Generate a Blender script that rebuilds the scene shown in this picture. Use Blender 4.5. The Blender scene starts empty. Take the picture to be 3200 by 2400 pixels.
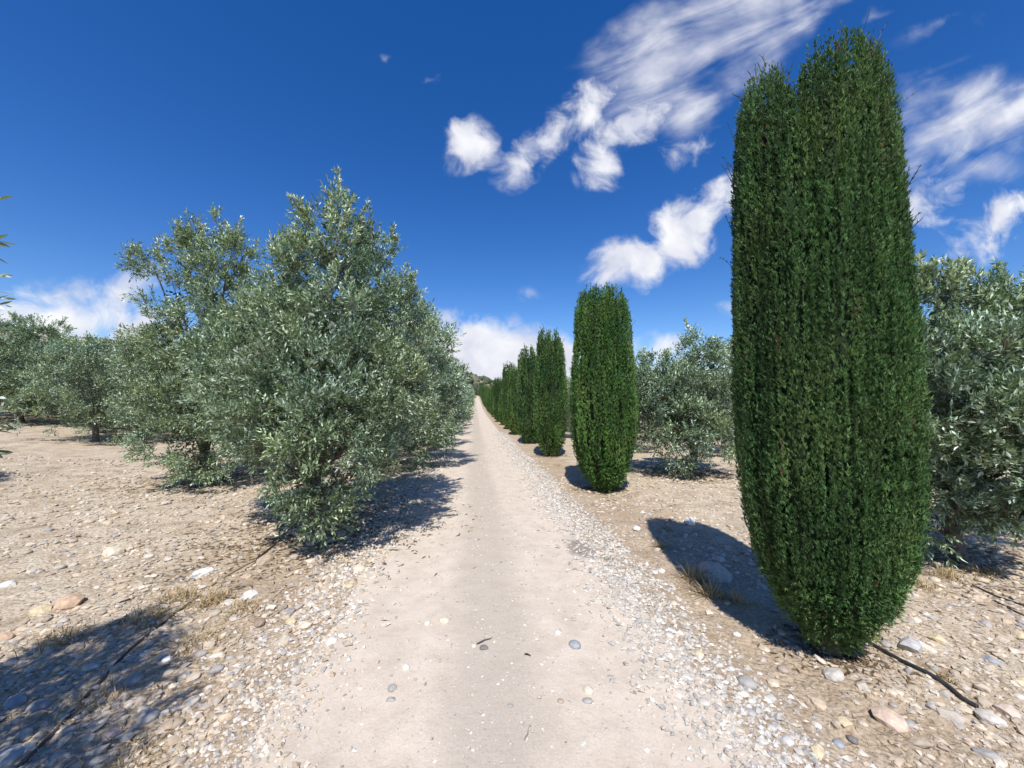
import bpy, math, random
import numpy as np
from mathutils import Vector, Matrix

R_ = math.radians
sc = bpy.context.scene
COL = sc.collection

# ------------------------------------------------------------------ camera
F = 1230.0                       # focal length in pixels of the 3200 wide photograph
VPX, VPY = 1483.0, 1260.0        # where the track points to / eye level
CAM_H = 1.60
YAW = math.atan((1600 - VPX) / F)
PITCH = math.atan((VPY - 1200) / F)
cam_d = bpy.data.cameras.new('camera')
cam = bpy.data.objects.new('camera', cam_d)
COL.objects.link(cam)
cam.location = (0, 0, CAM_H)
cam.rotation_euler = (R_(90) + PITCH, 0, -YAW)
cam_d.sensor_width = 36.0
cam_d.lens = 36.0 * F / 3200.0
cam_d.clip_start = 0.05
cam_d.clip_end = 5000
sc.camera = cam
sc.render.resolution_x, sc.render.resolution_y = 1024, 768
CR = np.array(cam.rotation_euler.to_matrix())

# ------------------------------------------------------------------ light
SUN_EL, SUN_AZ = R_(56), R_(188)       # azimuth of the sun, clockwise from +Y (the way the track runs)
sun_d = bpy.data.lights.new('sun', 'SUN')
sun = bpy.data.objects.new('sun', sun_d)
COL.objects.link(sun)
sun_dir = Vector((math.sin(SUN_AZ) * math.cos(SUN_EL), math.cos(SUN_AZ) * math.cos(SUN_EL), math.sin(SUN_EL)))
sun.rotation_euler = sun_dir.to_track_quat('Z', 'Y').to_euler()
sun.location = (0, 0, 60)
sun_d.energy = 5.0
sun_d.angle = R_(0.53)
sun_d.color = (1.0, 0.965, 0.92)

sc.view_settings.view_transform = 'Standard'
sc.view_settings.look = 'None'
sc.view_settings.exposure = 0.1
sc.view_settings.gamma = 1.0
sc.view_settings.use_curve_mapping = False
sc.cycles.max_bounces = 6
sc.cycles.diffuse_bounces = 3
sc.cycles.transmission_bounces = 3
sc.cycles.transparent_max_bounces = 4
sc.cycles.use_denoising = True


def ray(px, py):
    d = CR @ np.array([(px - 1600) / F, (1200 - py) / F, -1.0])
    return d


def at(px, py, d):
    """world point seen at this pixel at camera depth d"""
    return np.array([0, 0, CAM_H]) + ray(px, py) * d


# ------------------------------------------------------------------ sky
world = bpy.data.worlds.new('World')
sc.world = world
world.use_nodes = True
nt = world.node_tree
nt.nodes.clear()


def N(t, **kw):
    n = nt.nodes.new(t)
    for k, v in kw.items():
        setattr(n, k, v)
    return n


def L(a, b):
    nt.links.new(a, b)


def math_n(op, a, b=None, clamp=False):
    n = N('ShaderNodeMath', operation=op, use_clamp=clamp)
    for i, v in enumerate((a, b)):
        if v is None:
            continue
        if isinstance(v, (int, float)):
            n.inputs[i].default_value = v
        else:
            L(v, n.inputs[i])
    return n.outputs[0]


def smooth(x, lo, hi):
    n = N('ShaderNodeMapRange', interpolation_type='SMOOTHSTEP')
    L(x, n.inputs['Value'])
    n.inputs['From Min'].default_value = lo
    n.inputs['From Max'].default_value = hi
    return n.outputs[0]


out = N('ShaderNodeOutputWorld')
bg = N('ShaderNodeBackground')
L(bg.outputs[0], out.inputs[0])
sky = N('ShaderNodeTexSky')
sky.sky_type = 'NISHITA'
sky.sun_disc = False
sky.sun_elevation = SUN_EL
sky.sun_rotation = SUN_AZ
sky.altitude = 600
sky.air_density = 1.0
sky.dust_density = 0.25
sky.ozone_density = 2.5
hsv = N('ShaderNodeHueSaturation')
hsv.inputs['Saturation'].default_value = 1.37
hsv.inputs['Value'].default_value = 1.04
hsv.inputs['Hue'].default_value = 0.513
L(sky.outputs[0], hsv.inputs['Color'])
tc = N('ShaderNodeTexCoord')
sep = N('ShaderNodeSeparateXYZ')
L(tc.outputs['Generated'], sep.inputs[0])
dx, dy, dz = sep.outputs
ysafe = math_n('MAXIMUM', dy, 0.05)
u = math_n('DIVIDE', dx, ysafe)
v = math_n('DIVIDE', dz, ysafe)
uv = N('ShaderNodeCombineXYZ')
L(u, uv.inputs[0]); L(v, uv.inputs[1])

# warped noise used to break the outlines of the clouds
nz0 = N('ShaderNodeTexNoise')
nz0.inputs['Scale'].default_value = 3.2
nz0.inputs['Detail'].default_value = 3
L(uv.outputs[0], nz0.inputs['Vector'])
warp = N('ShaderNodeVectorMath', operation='MULTIPLY_ADD')
L(nz0.outputs['Color'], warp.inputs[0])
warp.inputs[1].default_value = (0.22, 0.16, 0)
off = N('ShaderNodeVectorMath', operation='SUBTRACT')
L(uv.outputs[0], off.inputs[0])
off.inputs[1].default_value = (0.11, 0.08, 0)
L(off.outputs[0], warp.inputs[2])

nzw = N('ShaderNodeTexNoise')
nzw.inputs['Scale'].default_value = 2.4
nzw.inputs['Detail'].default_value = 5
L(uv.outputs[0], nzw.inputs['Vector'])
warp2 = N('ShaderNodeVectorMath', operation='MULTIPLY_ADD')
L(nzw.outputs['Color'], warp2.inputs[0])
warp2.inputs[1].default_value = (0.55, 0.4, 0)
off2 = N('ShaderNodeVectorMath', operation='SUBTRACT')
L(uv.outputs[0], off2.inputs[0])
off2.inputs[1].default_value = (0.275, 0.2, 0)
L(off2.outputs[0], warp2.inputs[2])
nz1 = N('ShaderNodeTexNoise')
nz1.inputs['Scale'].default_value = 10.5
nz1.inputs['Detail'].default_value = 9
nz1.inputs['Roughness'].default_value = 0.58
nz1.inputs['Distortion'].default_value = 0.25
L(warp.outputs[0], nz1.inputs['Vector'])
# streaky noise for the thin high cloud, drawn out along its direction
mp = N('ShaderNodeMapping', vector_type='TEXTURE')
mp.inputs['Rotation'].default_value = (0, 0, R_(28))
mp.inputs['Scale'].default_value = (2.8, 0.8, 1)
L(uv.outputs[0], mp.inputs['Vector'])
nz2 = N('ShaderNodeTexNoise')
nz2.inputs['Scale'].default_value = 8.5
nz2.inputs['Detail'].default_value = 8
nz2.inputs['Roughness'].default_value = 0.52
nz2.inputs['Distortion'].default_value = 0.5
L(mp.outputs[0], nz2.inputs['Vector'])


def px_uv(px, py):
    d = ray(px, py)
    return d[0] / d[1], d[2] / d[1]


def blob(cx, cy, rx, ry, ang, w, vec):
    """one patch of cloud, an ellipse of sky directions"""
    a = math.radians(ang)
    c = np.array(px_uv(cx, cy))
    e1 = np.array(px_uv(cx + 20 * math.cos(a), cy - 20 * math.sin(a))) - c
    e2 = np.array(px_uv(cx - 20 * math.sin(a), cy - 20 * math.cos(a))) - c
    m = N('ShaderNodeMapping', vector_type='TEXTURE')
    m.inputs['Location'].default_value = (c[0], c[1], 0)
    m.inputs['Rotation'].default_value = (0, 0, math.atan2(e1[1], e1[0]))
    m.inputs['Scale'].default_value = (np.linalg.norm(e1) / 20 * rx, np.linalg.norm(e2) / 20 * ry, 1)
    L(vec, m.inputs['Vector'])
    g = N('ShaderNodeTexGradient', gradient_type='SPHERICAL')
    L(m.outputs[0], g.inputs[0])
    return math_n('MULTIPLY', g.outputs['Fac'], w)


def union(lst):
    r = lst[0]
    for b in lst[1:]:
        r = math_n('MAXIMUM', r, b)
    return r


puffs = [  # photo pixels: centre, radii, angle, weight
    (1462, 465, 105, 135, 60, 1.25), (1685, 425, 150, 100, 35, 1.2), (1615, 520, 105, 90, 40, 1.05),
    (1840, 320, 170, 110, 45, 1.2), (1990, 360, 180, 110, 25, 1.15), (1880, 510, 125, 100, 40, 1.1),
    (2140, 440, 90, 120, 50, .6), (2180, 680, 240, 130, 30, 1.5), (1970, 830, 240, 110, 8, 1.5), (2130, 750, 240, 120, 35, 1.4),
    (2880, 620, 190, 110, 25, .9), (3110, 690, 210, 120, 30, 1.0), (2350, 590, 160, 100, 30, 1.0),
    (150, 970, 360, 130, 8, 1.25), (370, 900, 190, 80, 22, 1.0), (60, 1010, 320, 140, 0, 1.2), (400, 1010, 240, 100, 10, 1.1),
    (1395, 1000, 95, 65, 15, .75), (1600, 1005, 55, 45, 0, .5),
    (1480, 1120, 250, 160, 0, 2.6), (1640, 1140, 300, 150, 0, 2.8), (1420, 1190, 280, 170, 0, 2.6), (1580, 1210, 420, 160, 0, 2.6), (1900, 1160, 330, 120, 0, 1.1),
    (2060, 1100, 200, 70, 0, .8), (2230, 1110, 160, 70, 0, .8),
    (1220, 150, 50, 50, 30, .34), (1340, 255, 60, 40, 30, .42), (1660, 930, 70, 35, 10, .3), (1960, 1010, 80, 40, 10, .4),
    (2330, 940, 120, 60, 10, .5), (3050, 1080, 300, 90, 0, .8),
]
veils = [
    (2150, 130, 520, 230, 38, 1.0), (2450, -40, 520, 200, 35, 1.05), (2130, 330, 260, 150, 45, .9), (2000, 90, 330, 150, 30, .8),
    (3020, 400, 430, 190, 24, 1.0), (3200, 300, 330, 130, 26, 1.0), (3000, 560, 330, 110, 15, .75),
    (2960, 60, 230, 80, 40, .62), (2720, 90, 150, 60, 45, .5), (1950, 180, 230, 90, 35, .55),
]
mask1 = union([blob(*b, warp.outputs[0]) for b in puffs])
mask2 = union([blob(*b, warp2.outputs[0]) for b in veils])
d1 = math_n('ADD', mask1, math_n('MULTIPLY', math_n('SUBTRACT', nz1.outputs['Fac'], 0.5), 2.3))
d1 = math_n('MULTIPLY', smooth(d1, 0.18, 1.08), smooth(mask1, 0.0, 0.3))
d2 = math_n('ADD', mask2, math_n('MULTIPLY', math_n('SUBTRACT', nz2.outputs['Fac'], 0.5), 2.6))
d2 = math_n('MULTIPLY', math_n('MULTIPLY', smooth(d2, 0.05, 1.45), smooth(mask2, 0.0, 0.5)), 0.92)
front = smooth(dy, 0.06, 0.2)
dens = math_n('MULTIPLY', math_n('MAXIMUM', d1, d2), front)
# the same scattered cloud over the rest of the sky, behind the camera
zs = math_n('MAXIMUM', dz, 0.06)
pl = N('ShaderNodeCombineXYZ')
L(math_n('DIVIDE', dx, zs), pl.inputs[0]); L(math_n('DIVIDE', dy, zs), pl.inputs[1])
nz3 = N('ShaderNodeTexNoise')
nz3.inputs['Scale'].default_value = 0.9
nz3.inputs['Detail'].default_value = 8
nz3.inputs['Roughness'].default_value = 0.58
L(pl.outputs[0], nz3.inputs['Vector'])
back = math_n('MULTIPLY', smooth(nz3.outputs['Fac'], 0.56, 0.72), math_n('SUBTRACT', 1.0, front))
back = math_n('MULTIPLY', back, smooth(dz, 0.0, 0.1))
dens = math_n('MAXIMUM', dens, back)
# cloud shading painted in by noise, mottled from greyer to whiter
shade = N('ShaderNodeTexNoise')
shade.inputs['Scale'].default_value = 7.0
shade.inputs['Detail'].default_value = 5
L(warp.outputs[0], shade.inputs['Vector'])
ramp = N('ShaderNodeValToRGB')
ramp.color_ramp.elements[0].position = 0.36
ramp.color_ramp.elements[0].color = (4.6, 4.8, 5.7, 1)
ramp.color_ramp.elements[1].position = 0.62
ramp.color_ramp.elements[1].color = (6.8, 6.85, 7.1, 1)
L(shade.outputs['Fac'], ramp.inputs[0])
mix = N('ShaderNodeMixRGB')
L(dens, mix.inputs['Fac'])
L(hsv.outputs[0], mix.inputs['Color1'])
L(ramp.outputs['Color'], mix.inputs['Color2'])
L(mix.outputs[0], bg.inputs['Color'])
bg.inputs['Strength'].default_value = 0.135

# ------------------------------------------------------------------ numpy helpers
def hash3(ix, iy, iz, seed=0):
    h = (ix.astype(np.int64) * 374761393 + iy.astype(np.int64) * 668265263 + iz.astype(np.int64) * 2147483647 + seed * 1274126177) & 0xFFFFFFFF
    h = ((h ^ (h >> 13)) * 1274126177) & 0xFFFFFFFF
    h = h ^ (h >> 16)
    return (h & 0xFFFFFF) / float(0xFFFFFF)


def vnoise(x, y, z=None, seed=0):
    x = np.asarray(x, float); y = np.asarray(y, float)
    z = np.zeros_like(x) if z is None else np.asarray(z, float)
    ix, iy, iz = np.floor(x), np.floor(y), np.floor(z)
    fx, fy, fz = x - ix, y - iy, z - iz
    fx, fy, fz = [f * f * (3 - 2 * f) for f in (fx, fy, fz)]
    r = 0
    for a in (0, 1):
        for b in (0, 1):
            for c in (0, 1):
                w = (fx if a else 1 - fx) * (fy if b else 1 - fy) * (fz if c else 1 - fz)
                r = r + w * hash3(ix + a, iy + b, iz + c, seed)
    return r


def fbm(x, y, z=None, oct=4, seed=0, gain=0.5):
    r, a, s, t = 0, 1.0, 1.0, 0.0
    for i in range(oct):
        r = r + a * vnoise(np.asarray(x) * s, np.asarray(y) * s, None if z is None else np.asarray(z) * s, seed + i)
        t += a; a *= gain; s *= 2.03
    return r / t


def norm(a):
    return a / np.maximum(np.linalg.norm(a, axis=-1, keepdims=True), 1e-9)


def sstep(x, a, b):
    t = np.clip((x - a) / (b - a), 0, 1)
    return t * t * (3 - 2 * t)


def np_mesh(name, verts, faces, colors=None, smooth_shade=False):
    """faces: (M,3) or (M,4) int array, or a list of such arrays"""
    me = bpy.data.meshes.new(name)
    fl = faces if isinstance(faces, list) else [faces]
    fl = [f for f in fl if len(f)]
    verts = np.asarray(verts, np.float32)
    me.vertices.add(len(verts))
    me.vertices.foreach_set('co', verts.ravel())
    loops = np.concatenate([f.ravel() for f in fl]).astype(np.int32)
    tot = np.concatenate([np.full(len(f), f.shape[1], np.int32) for f in fl])
    st = np.concatenate([[0], np.cumsum(tot)[:-1]]).astype(np.int32)
    me.loops.add(len(loops))
    me.loops.foreach_set('vertex_index', loops)
    me.polygons.add(len(tot))
    me.polygons.foreach_set('loop_start', st)
    me.polygons.foreach_set('loop_total', tot)
    me.polygons.foreach_set('use_smooth', np.full(len(tot), bool(smooth_shade)))
    if colors is not None:
        ca = me.color_attributes.new('Col', 'FLOAT_COLOR', 'POINT')
        c = np.ones((len(verts), 4), np.float32)
        c[:, :3] = colors
        ca.data.foreach_set('color', c.ravel())
    me.update(calc_edges=True)
    me.validate()
    return me


def link(name, me, mat=None, parent=None, loc=None):
    o = bpy.data.objects.new(name, me)
    COL.objects.link(o)
    if mat is not None and me is not None and not me.materials:
        me.materials.append(mat)
    if parent is not None:
        o.parent = parent
    if loc is not None:
        o.location = loc
    return o


def tag(o, label=None, cat=None, group=None, kind=None):
    if label: o['label'] = label
    if cat: o['category'] = cat
    if group: o['group'] = group
    if kind: o['kind'] = kind
    return o


class Geo:
    """collects vertices and faces"""
    def __init__(s):
        s.v, s.f3, s.f4, s.c, s.n = [], [], [], [], 0

    def add(s, v, f3=None, f4=None, c=None):
        v = np.asarray(v, float)
        if f3 is not None: s.f3.append(np.asarray(f3) + s.n)
        if f4 is not None: s.f4.append(np.asarray(f4) + s.n)
        s.v.append(v)
        if c is not None:
            c = np.asarray(c, float)
            s.c.append(np.broadcast_to(c, (len(v), 3)) if c.ndim == 1 else c)
        s.n += len(v)

    def tube(s, pts, rad, sides=7, c=None, cap=True, wob=0.0, seed=0):
        pts = np.asarray(pts, float); rad = np.asarray(rad, float)
        n = len(pts)
        tan = np.gradient(pts, axis=0); tan = norm(tan)
        ref = np.array([0.31, 0.77, 0.55])
        a = norm(np.cross(tan, ref)); b = np.cross(tan, a)
        ph = np.linspace(0, 2 * np.pi, sides, endpoint=False)
        rr = rad[:, None] * np.ones((1, sides))
        if wob:
            rr = rr * (1 + wob * (np.random.RandomState(seed).rand(n, sides) - 0.5))
        v = pts[:, None, :] + rr[..., None] * (np.cos(ph)[None, :, None] * a[:, None, :] + np.sin(ph)[None, :, None] * b[:, None, :])
        v = v.reshape(-1, 3)
        q = []
        for i in range(n - 1):
            for j in range(sides):
                k = (j + 1) % sides
                q.append((i * sides + j, i * sides + k, (i + 1) * sides + k, (i + 1) * sides + j))
        f3 = None
        if cap:
            v = np.vstack([v, pts[:1], pts[-1:]])
            f3 = [(n * sides, (j + 1) % sides, j) for j in range(sides)] + \
                 [(n * sides + 1, (n - 1) * sides + j, (n - 1) * sides + (j + 1) % sides) for j in range(sides)]
        s.add(v, f3, q, c)

    def mesh(s, name, smooth_shade=False):
        fl = []
        if s.f3: fl.append(np.vstack(s.f3))
        if s.f4: fl.append(np.vstack(s.f4))
        return np_mesh(name, np.vstack(s.v), fl, np.vstack(s.c) if s.c else None, smooth_shade)


# ------------------------------------------------------------------ terrain shape
def gz0(x, y):
    """large shape of the ground"""
    x = np.asarray(x, float); y = np.asarray(y, float)
    r = np.clip(y - 25, 0, None)
    z = np.where(r < 75, 0.00035 * r * r, 0.00035 * 75 * 75 + 0.0525 * (r - 75) * np.exp(-np.clip(r - 75, 0, 400) / 400))
    lx = np.clip(-x - 6.0, 0, None)
    z = z + 0.09 * lx * lx / (lx + 2.0) + 0.07 * np.clip(-x - 45, 0, 160)
    rx = np.clip(x - 20, 0, None)
    z = z + 0.01 * rx
    return z


def gz(x, y):
    """ground height with the small relief of the verge and the worked soil"""
    x = np.asarray(x, float); y = np.asarray(y, float)
    z = gz0(x, y)
    z = z - 0.07 * sstep(x, 1.45, 1.85) + 0.03 * sstep(x, 2.5, 3.4)
    z = z - 0.03 * sstep(-x, 1.0, 1.5) + 0.05 * np.exp(-((x + 1.9) / 0.45) ** 2)
    near = np.exp(-np.clip(y - 6, 0, None) / 25)
    field = sstep(np.abs(x - 0.15), 1.1, 1.9)
    z = z + field * near * (0.07 * (fbm(x * 0.9, y * 0.9, oct=3, seed=5) - 0.5) + 0.05 * (fbm(x * 4, y * 4, oct=4, seed=9) - 0.5))
    z = z + (1 - field) * near * 0.012 * (fbm(x * 3, y * 2, oct=3, seed=19) - 0.5)
    return z


def gp(px, py):
    """ground point under a pixel"""
    d = ray(px, py)
    t = (0 - CAM_H) / d[2] if d[2] < -0.004 else 200.0
    for i in range(14):
        p = np.array([0, 0, CAM_H]) + d * t
        g = float(gz(p[0], p[1]))
        t = t + (p[2] - g) / max(0.02, -d[2] + 0.02) * 0.7
    p = np.array([0, 0, CAM_H]) + d * t
    p[2] = float(gz(p[0], p[1]))
    return p


# ------------------------------------------------------------------ materials
def new_mat(name):
    m = bpy.data.materials.new(name)
    m.use_nodes = True
    t = m.node_tree
    p = t.nodes['Principled BSDF']
    return m, t, p


def add(t, kind, **kw):
    n = t.nodes.new(kind)
    for k, v in kw.items():
        setattr(n, k, v)
    return n


def foliage_mat(name, rough, spec, transl, tcol=1.5):
    m, t, p = new_mat(name)
    a = add(t, 'ShaderNodeVertexColor', layer_name='Col')
    t.links.new(a.outputs[0], p.inputs['Base Color'])
    p.inputs['Roughness'].default_value = rough
    p.inputs['Specular IOR Level'].default_value = spec
    tr = add(t, 'ShaderNodeBsdfTranslucent')
    mu = add(t, 'ShaderNodeMixRGB', blend_type='MULTIPLY')
    mu.inputs['Fac'].default_value = 1
    mu.inputs['Color2'].default_value = (1.0 * tcol, 1.1 * tcol, 0.45 * tcol, 1)
    t.links.new(a.outputs[0], mu.inputs['Color1'])
    t.links.new(mu.outputs[0], tr.inputs['Color'])
    mx = add(t, 'ShaderNodeMixShader')
    mx.inputs[0].default_value = transl
    t.links.new(p.outputs[0], mx.inputs[1]); t.links.new(tr.outputs[0], mx.inputs[2])
    t.links.new(mx.outputs[0], t.nodes['Material Output'].inputs['Surface'])
    return m


def attr_mat(name, rough=0.85, spec=0.25, bump=0.0, bscale=40, vary=0.0):
    m, t, p = new_mat(name)
    a = add(t, 'ShaderNodeVertexColor', layer_name='Col')
    src = a.outputs[0]
    tcn = add(t, 'ShaderNodeTexCoord')
    if vary:
        nz = add(t, 'ShaderNodeTexNoise')
        nz.inputs['Scale'].default_value = bscale * 0.6
        nz.inputs['Detail'].default_value = 6
        t.links.new(tcn.outputs['Object'], nz.inputs['Vector'])
        mr = add(t, 'ShaderNodeMapRange')
        mr.inputs['From Min'].default_value = 0.3; mr.inputs['From Max'].default_value = 0.7
        mr.inputs['To Min'].default_value = 1 - vary; mr.inputs['To Max'].default_value = 1 + vary
        t.links.new(nz.outputs['Fac'], mr.inputs['Value'])
        mu = add(t, 'ShaderNodeVectorMath', operation='SCALE')
        t.links.new(src, mu.inputs[0]); t.links.new(mr.outputs[0], mu.inputs['Scale'])
        src = mu.outputs[0]
    t.links.new(src, p.inputs['Base Color'])
    p.inputs['Roughness'].default_value = rough
    p.inputs['Specular IOR Level'].default_value = spec
    if bump:
        nz = add(t, 'ShaderNodeTexNoise')
        nz.inputs['Scale'].default_value = bscale
        nz.inputs['Detail'].default_value = 8
        t.links.new(tcn.outputs['Object'], nz.inputs['Vector'])
        b = add(t, 'ShaderNodeBump')
        b.inputs['Strength'].default_value = bump
        b.inputs['Distance'].default_value = 0.01
        t.links.new(nz.outputs['Fac'], b.inputs['Height'])
        t.links.new(b.outputs[0], p.inputs['Normal'])
    return m


M_CYP = foliage_mat('cypress_foliage', 0.6, 0.25, 0.16)
M_OLIVE = foliage_mat('olive_leaf', 0.38, 0.55, 0.09)
M_STONE = attr_mat('stone', 0.85, 0.25, 0.5, 45, 0.22)
M_STRAW = foliage_mat('dry_straw', 0.7, 0.2, 0.2, 1.0)
M_BARK = attr_mat('bark', 0.9, 0.15, 0.8, 60, 0.4)


def ramp_node(t, fac, stops):
    r = add(t, 'ShaderNodeValToRGB')
    el = r.color_ramp.elements
    while len(el) < len(stops):
        el.new(0.5)
    for e, (p_, c) in zip(el, stops):
        e.position = p_; e.color = (*c, 1)
    t.links.new(fac, r.inputs[0])
    return r.outputs[0]


def noise_node(t, vec, scale, detail=6, rough=0.55, dist=0.0):
    n = add(t, 'ShaderNodeTexNoise')
    n.inputs['Scale'].default_value = scale
    n.inputs['Detail'].default_value = detail
    n.inputs['Roughness'].default_value = rough
    n.inputs['Distortion'].default_value = dist
    t.links.new(vec, n.inputs['Vector'])
    return n.outputs['Fac']


def mixc(t, fac, a, b, blend='MIX'):
    n = add(t, 'ShaderNodeMixRGB', blend_type=blend)
    for i, s in ((0, fac), (1, a), (2, b)):
        if isinstance(s, (int, float)):
            n.inputs[i].default_value = s
        elif isinstance(s, tuple):
            n.inputs[i].default_value = (*s, 1)
        else:
            t.links.new(s, n.inputs[i])
    return n.outputs[0]


def earth_mat():
    m, t, p = new_mat('stony_soil')
    tcn = add(t, 'ShaderNodeTexCoord')
    ob = tcn.outputs['Object']
    big = noise_node(t, ob, 0.55, 5)
    mid = noise_node(t, ob, 3.0, 8, 0.65)
    fine = noise_node(t, ob, 38, 8, 0.7)
    c1 = ramp_node(t, mid, [(0.30, (0.36, 0.27, 0.18)), (0.5, (0.575, 0.48, 0.355)), (0.72, (0.70, 0.605, 0.465))])
    c2 = ramp_node(t, fine, [(0.35, (0.42, 0.38, 0.34)), (0.55, (1.0, 1.0, 1.0)), (0.8, (1.22, 1.2, 1.16))])
    c = mixc(t, 0.85, c1, c2, 'MULTIPLY')
    red = ramp_node(t, big, [(0.5, (0, 0, 0)), (0.68, (1, 1, 1))])
    c = mixc(t, mixc(t, 1.0, red, (0.35, 0.35, 0.35), 'MULTIPLY'), c, (0.50, 0.37, 0.255))
    # browner earth in the strips beside the track
    sx = add(t, 'ShaderNodeSeparateXYZ'); t.links.new(ob, sx.inputs[0])
    ax_ = add(t, 'ShaderNodeMath', operation='ADD'); t.links.new(sx.outputs[0], ax_.inputs[0]); ax_.inputs[1].default_value = -0.1
    aw = add(t, 'ShaderNodeMath', operation='MULTIPLY_ADD'); t.links.new(mid, aw.inputs[0]); aw.inputs[1].default_value = 1.2
    ab_ = add(t, 'ShaderNodeMath', operation='ABSOLUTE'); t.links.new(ax_.outputs[0], ab_.inputs[0]); t.links.new(ab_.outputs[0], aw.inputs[2])
    mm = add(t, 'ShaderNodeMapRange', interpolation_type='SMOOTHSTEP')
    mm.inputs['From Min'].default_value = 2.7; mm.inputs['From Max'].default_value = 3.9
    mm.inputs['To Min'].default_value = 0.5; mm.inputs['To Max'].default_value = 0.0
    t.links.new(aw.outputs[0], mm.inputs['Value'])
    c = mixc(t, mm.outputs[0], c, mixc(t, 0.6, (0.43, 0.315, 0.205), c2, 'MULTIPLY'))
    t.links.new(c, p.inputs['Base Color'])
    p.inputs['Roughness'].default_value = 0.95
    p.inputs['Specular IOR Level'].default_value = 0.12
    vo = add(t, 'ShaderNodeTexVoronoi', feature='F1')
    vo.inputs['Scale'].default_value = 26
    wv = add(t, 'ShaderNodeVectorMath', operation='MULTIPLY_ADD')
    wn = add(t, 'ShaderNodeTexNoise'); wn.inputs['Scale'].default_value = 9
    t.links.new(ob, wn.inputs['Vector'])
    t.links.new(wn.outputs['Color'], wv.inputs[0]); wv.inputs[1].default_value = (.12, .12, .12); t.links.new(ob, wv.inputs[2])
    t.links.new(wv.outputs[0], vo.inputs['Vector'])
    b1 = add(t, 'ShaderNodeBump', invert=True)
    b1.inputs['Strength'].default_value = 0.55; b1.inputs['Distance'].default_value = 0.02
    t.links.new(vo.outputs['Distance'], b1.inputs['Height'])
    b2 = add(t, 'ShaderNodeBump')
    b2.inputs['Strength'].default_value = 0.8; b2.inputs['Distance'].default_value = 0.012
    t.links.new(fine, b2.inputs['Height']); t.links.new(b1.outputs[0], b2.inputs['Normal'])
    b3 = add(t, 'ShaderNodeBump')
    b3.inputs['Strength'].default_value = 0.5; b3.inputs['Distance'].default_value = 0.08
    t.links.new(mid, b3.inputs['Height']); t.links.new(b2.outputs[0], b3.inputs['Normal'])
    t.links.new(b3.outputs[0], p.inputs['Normal'])
    return m


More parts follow.
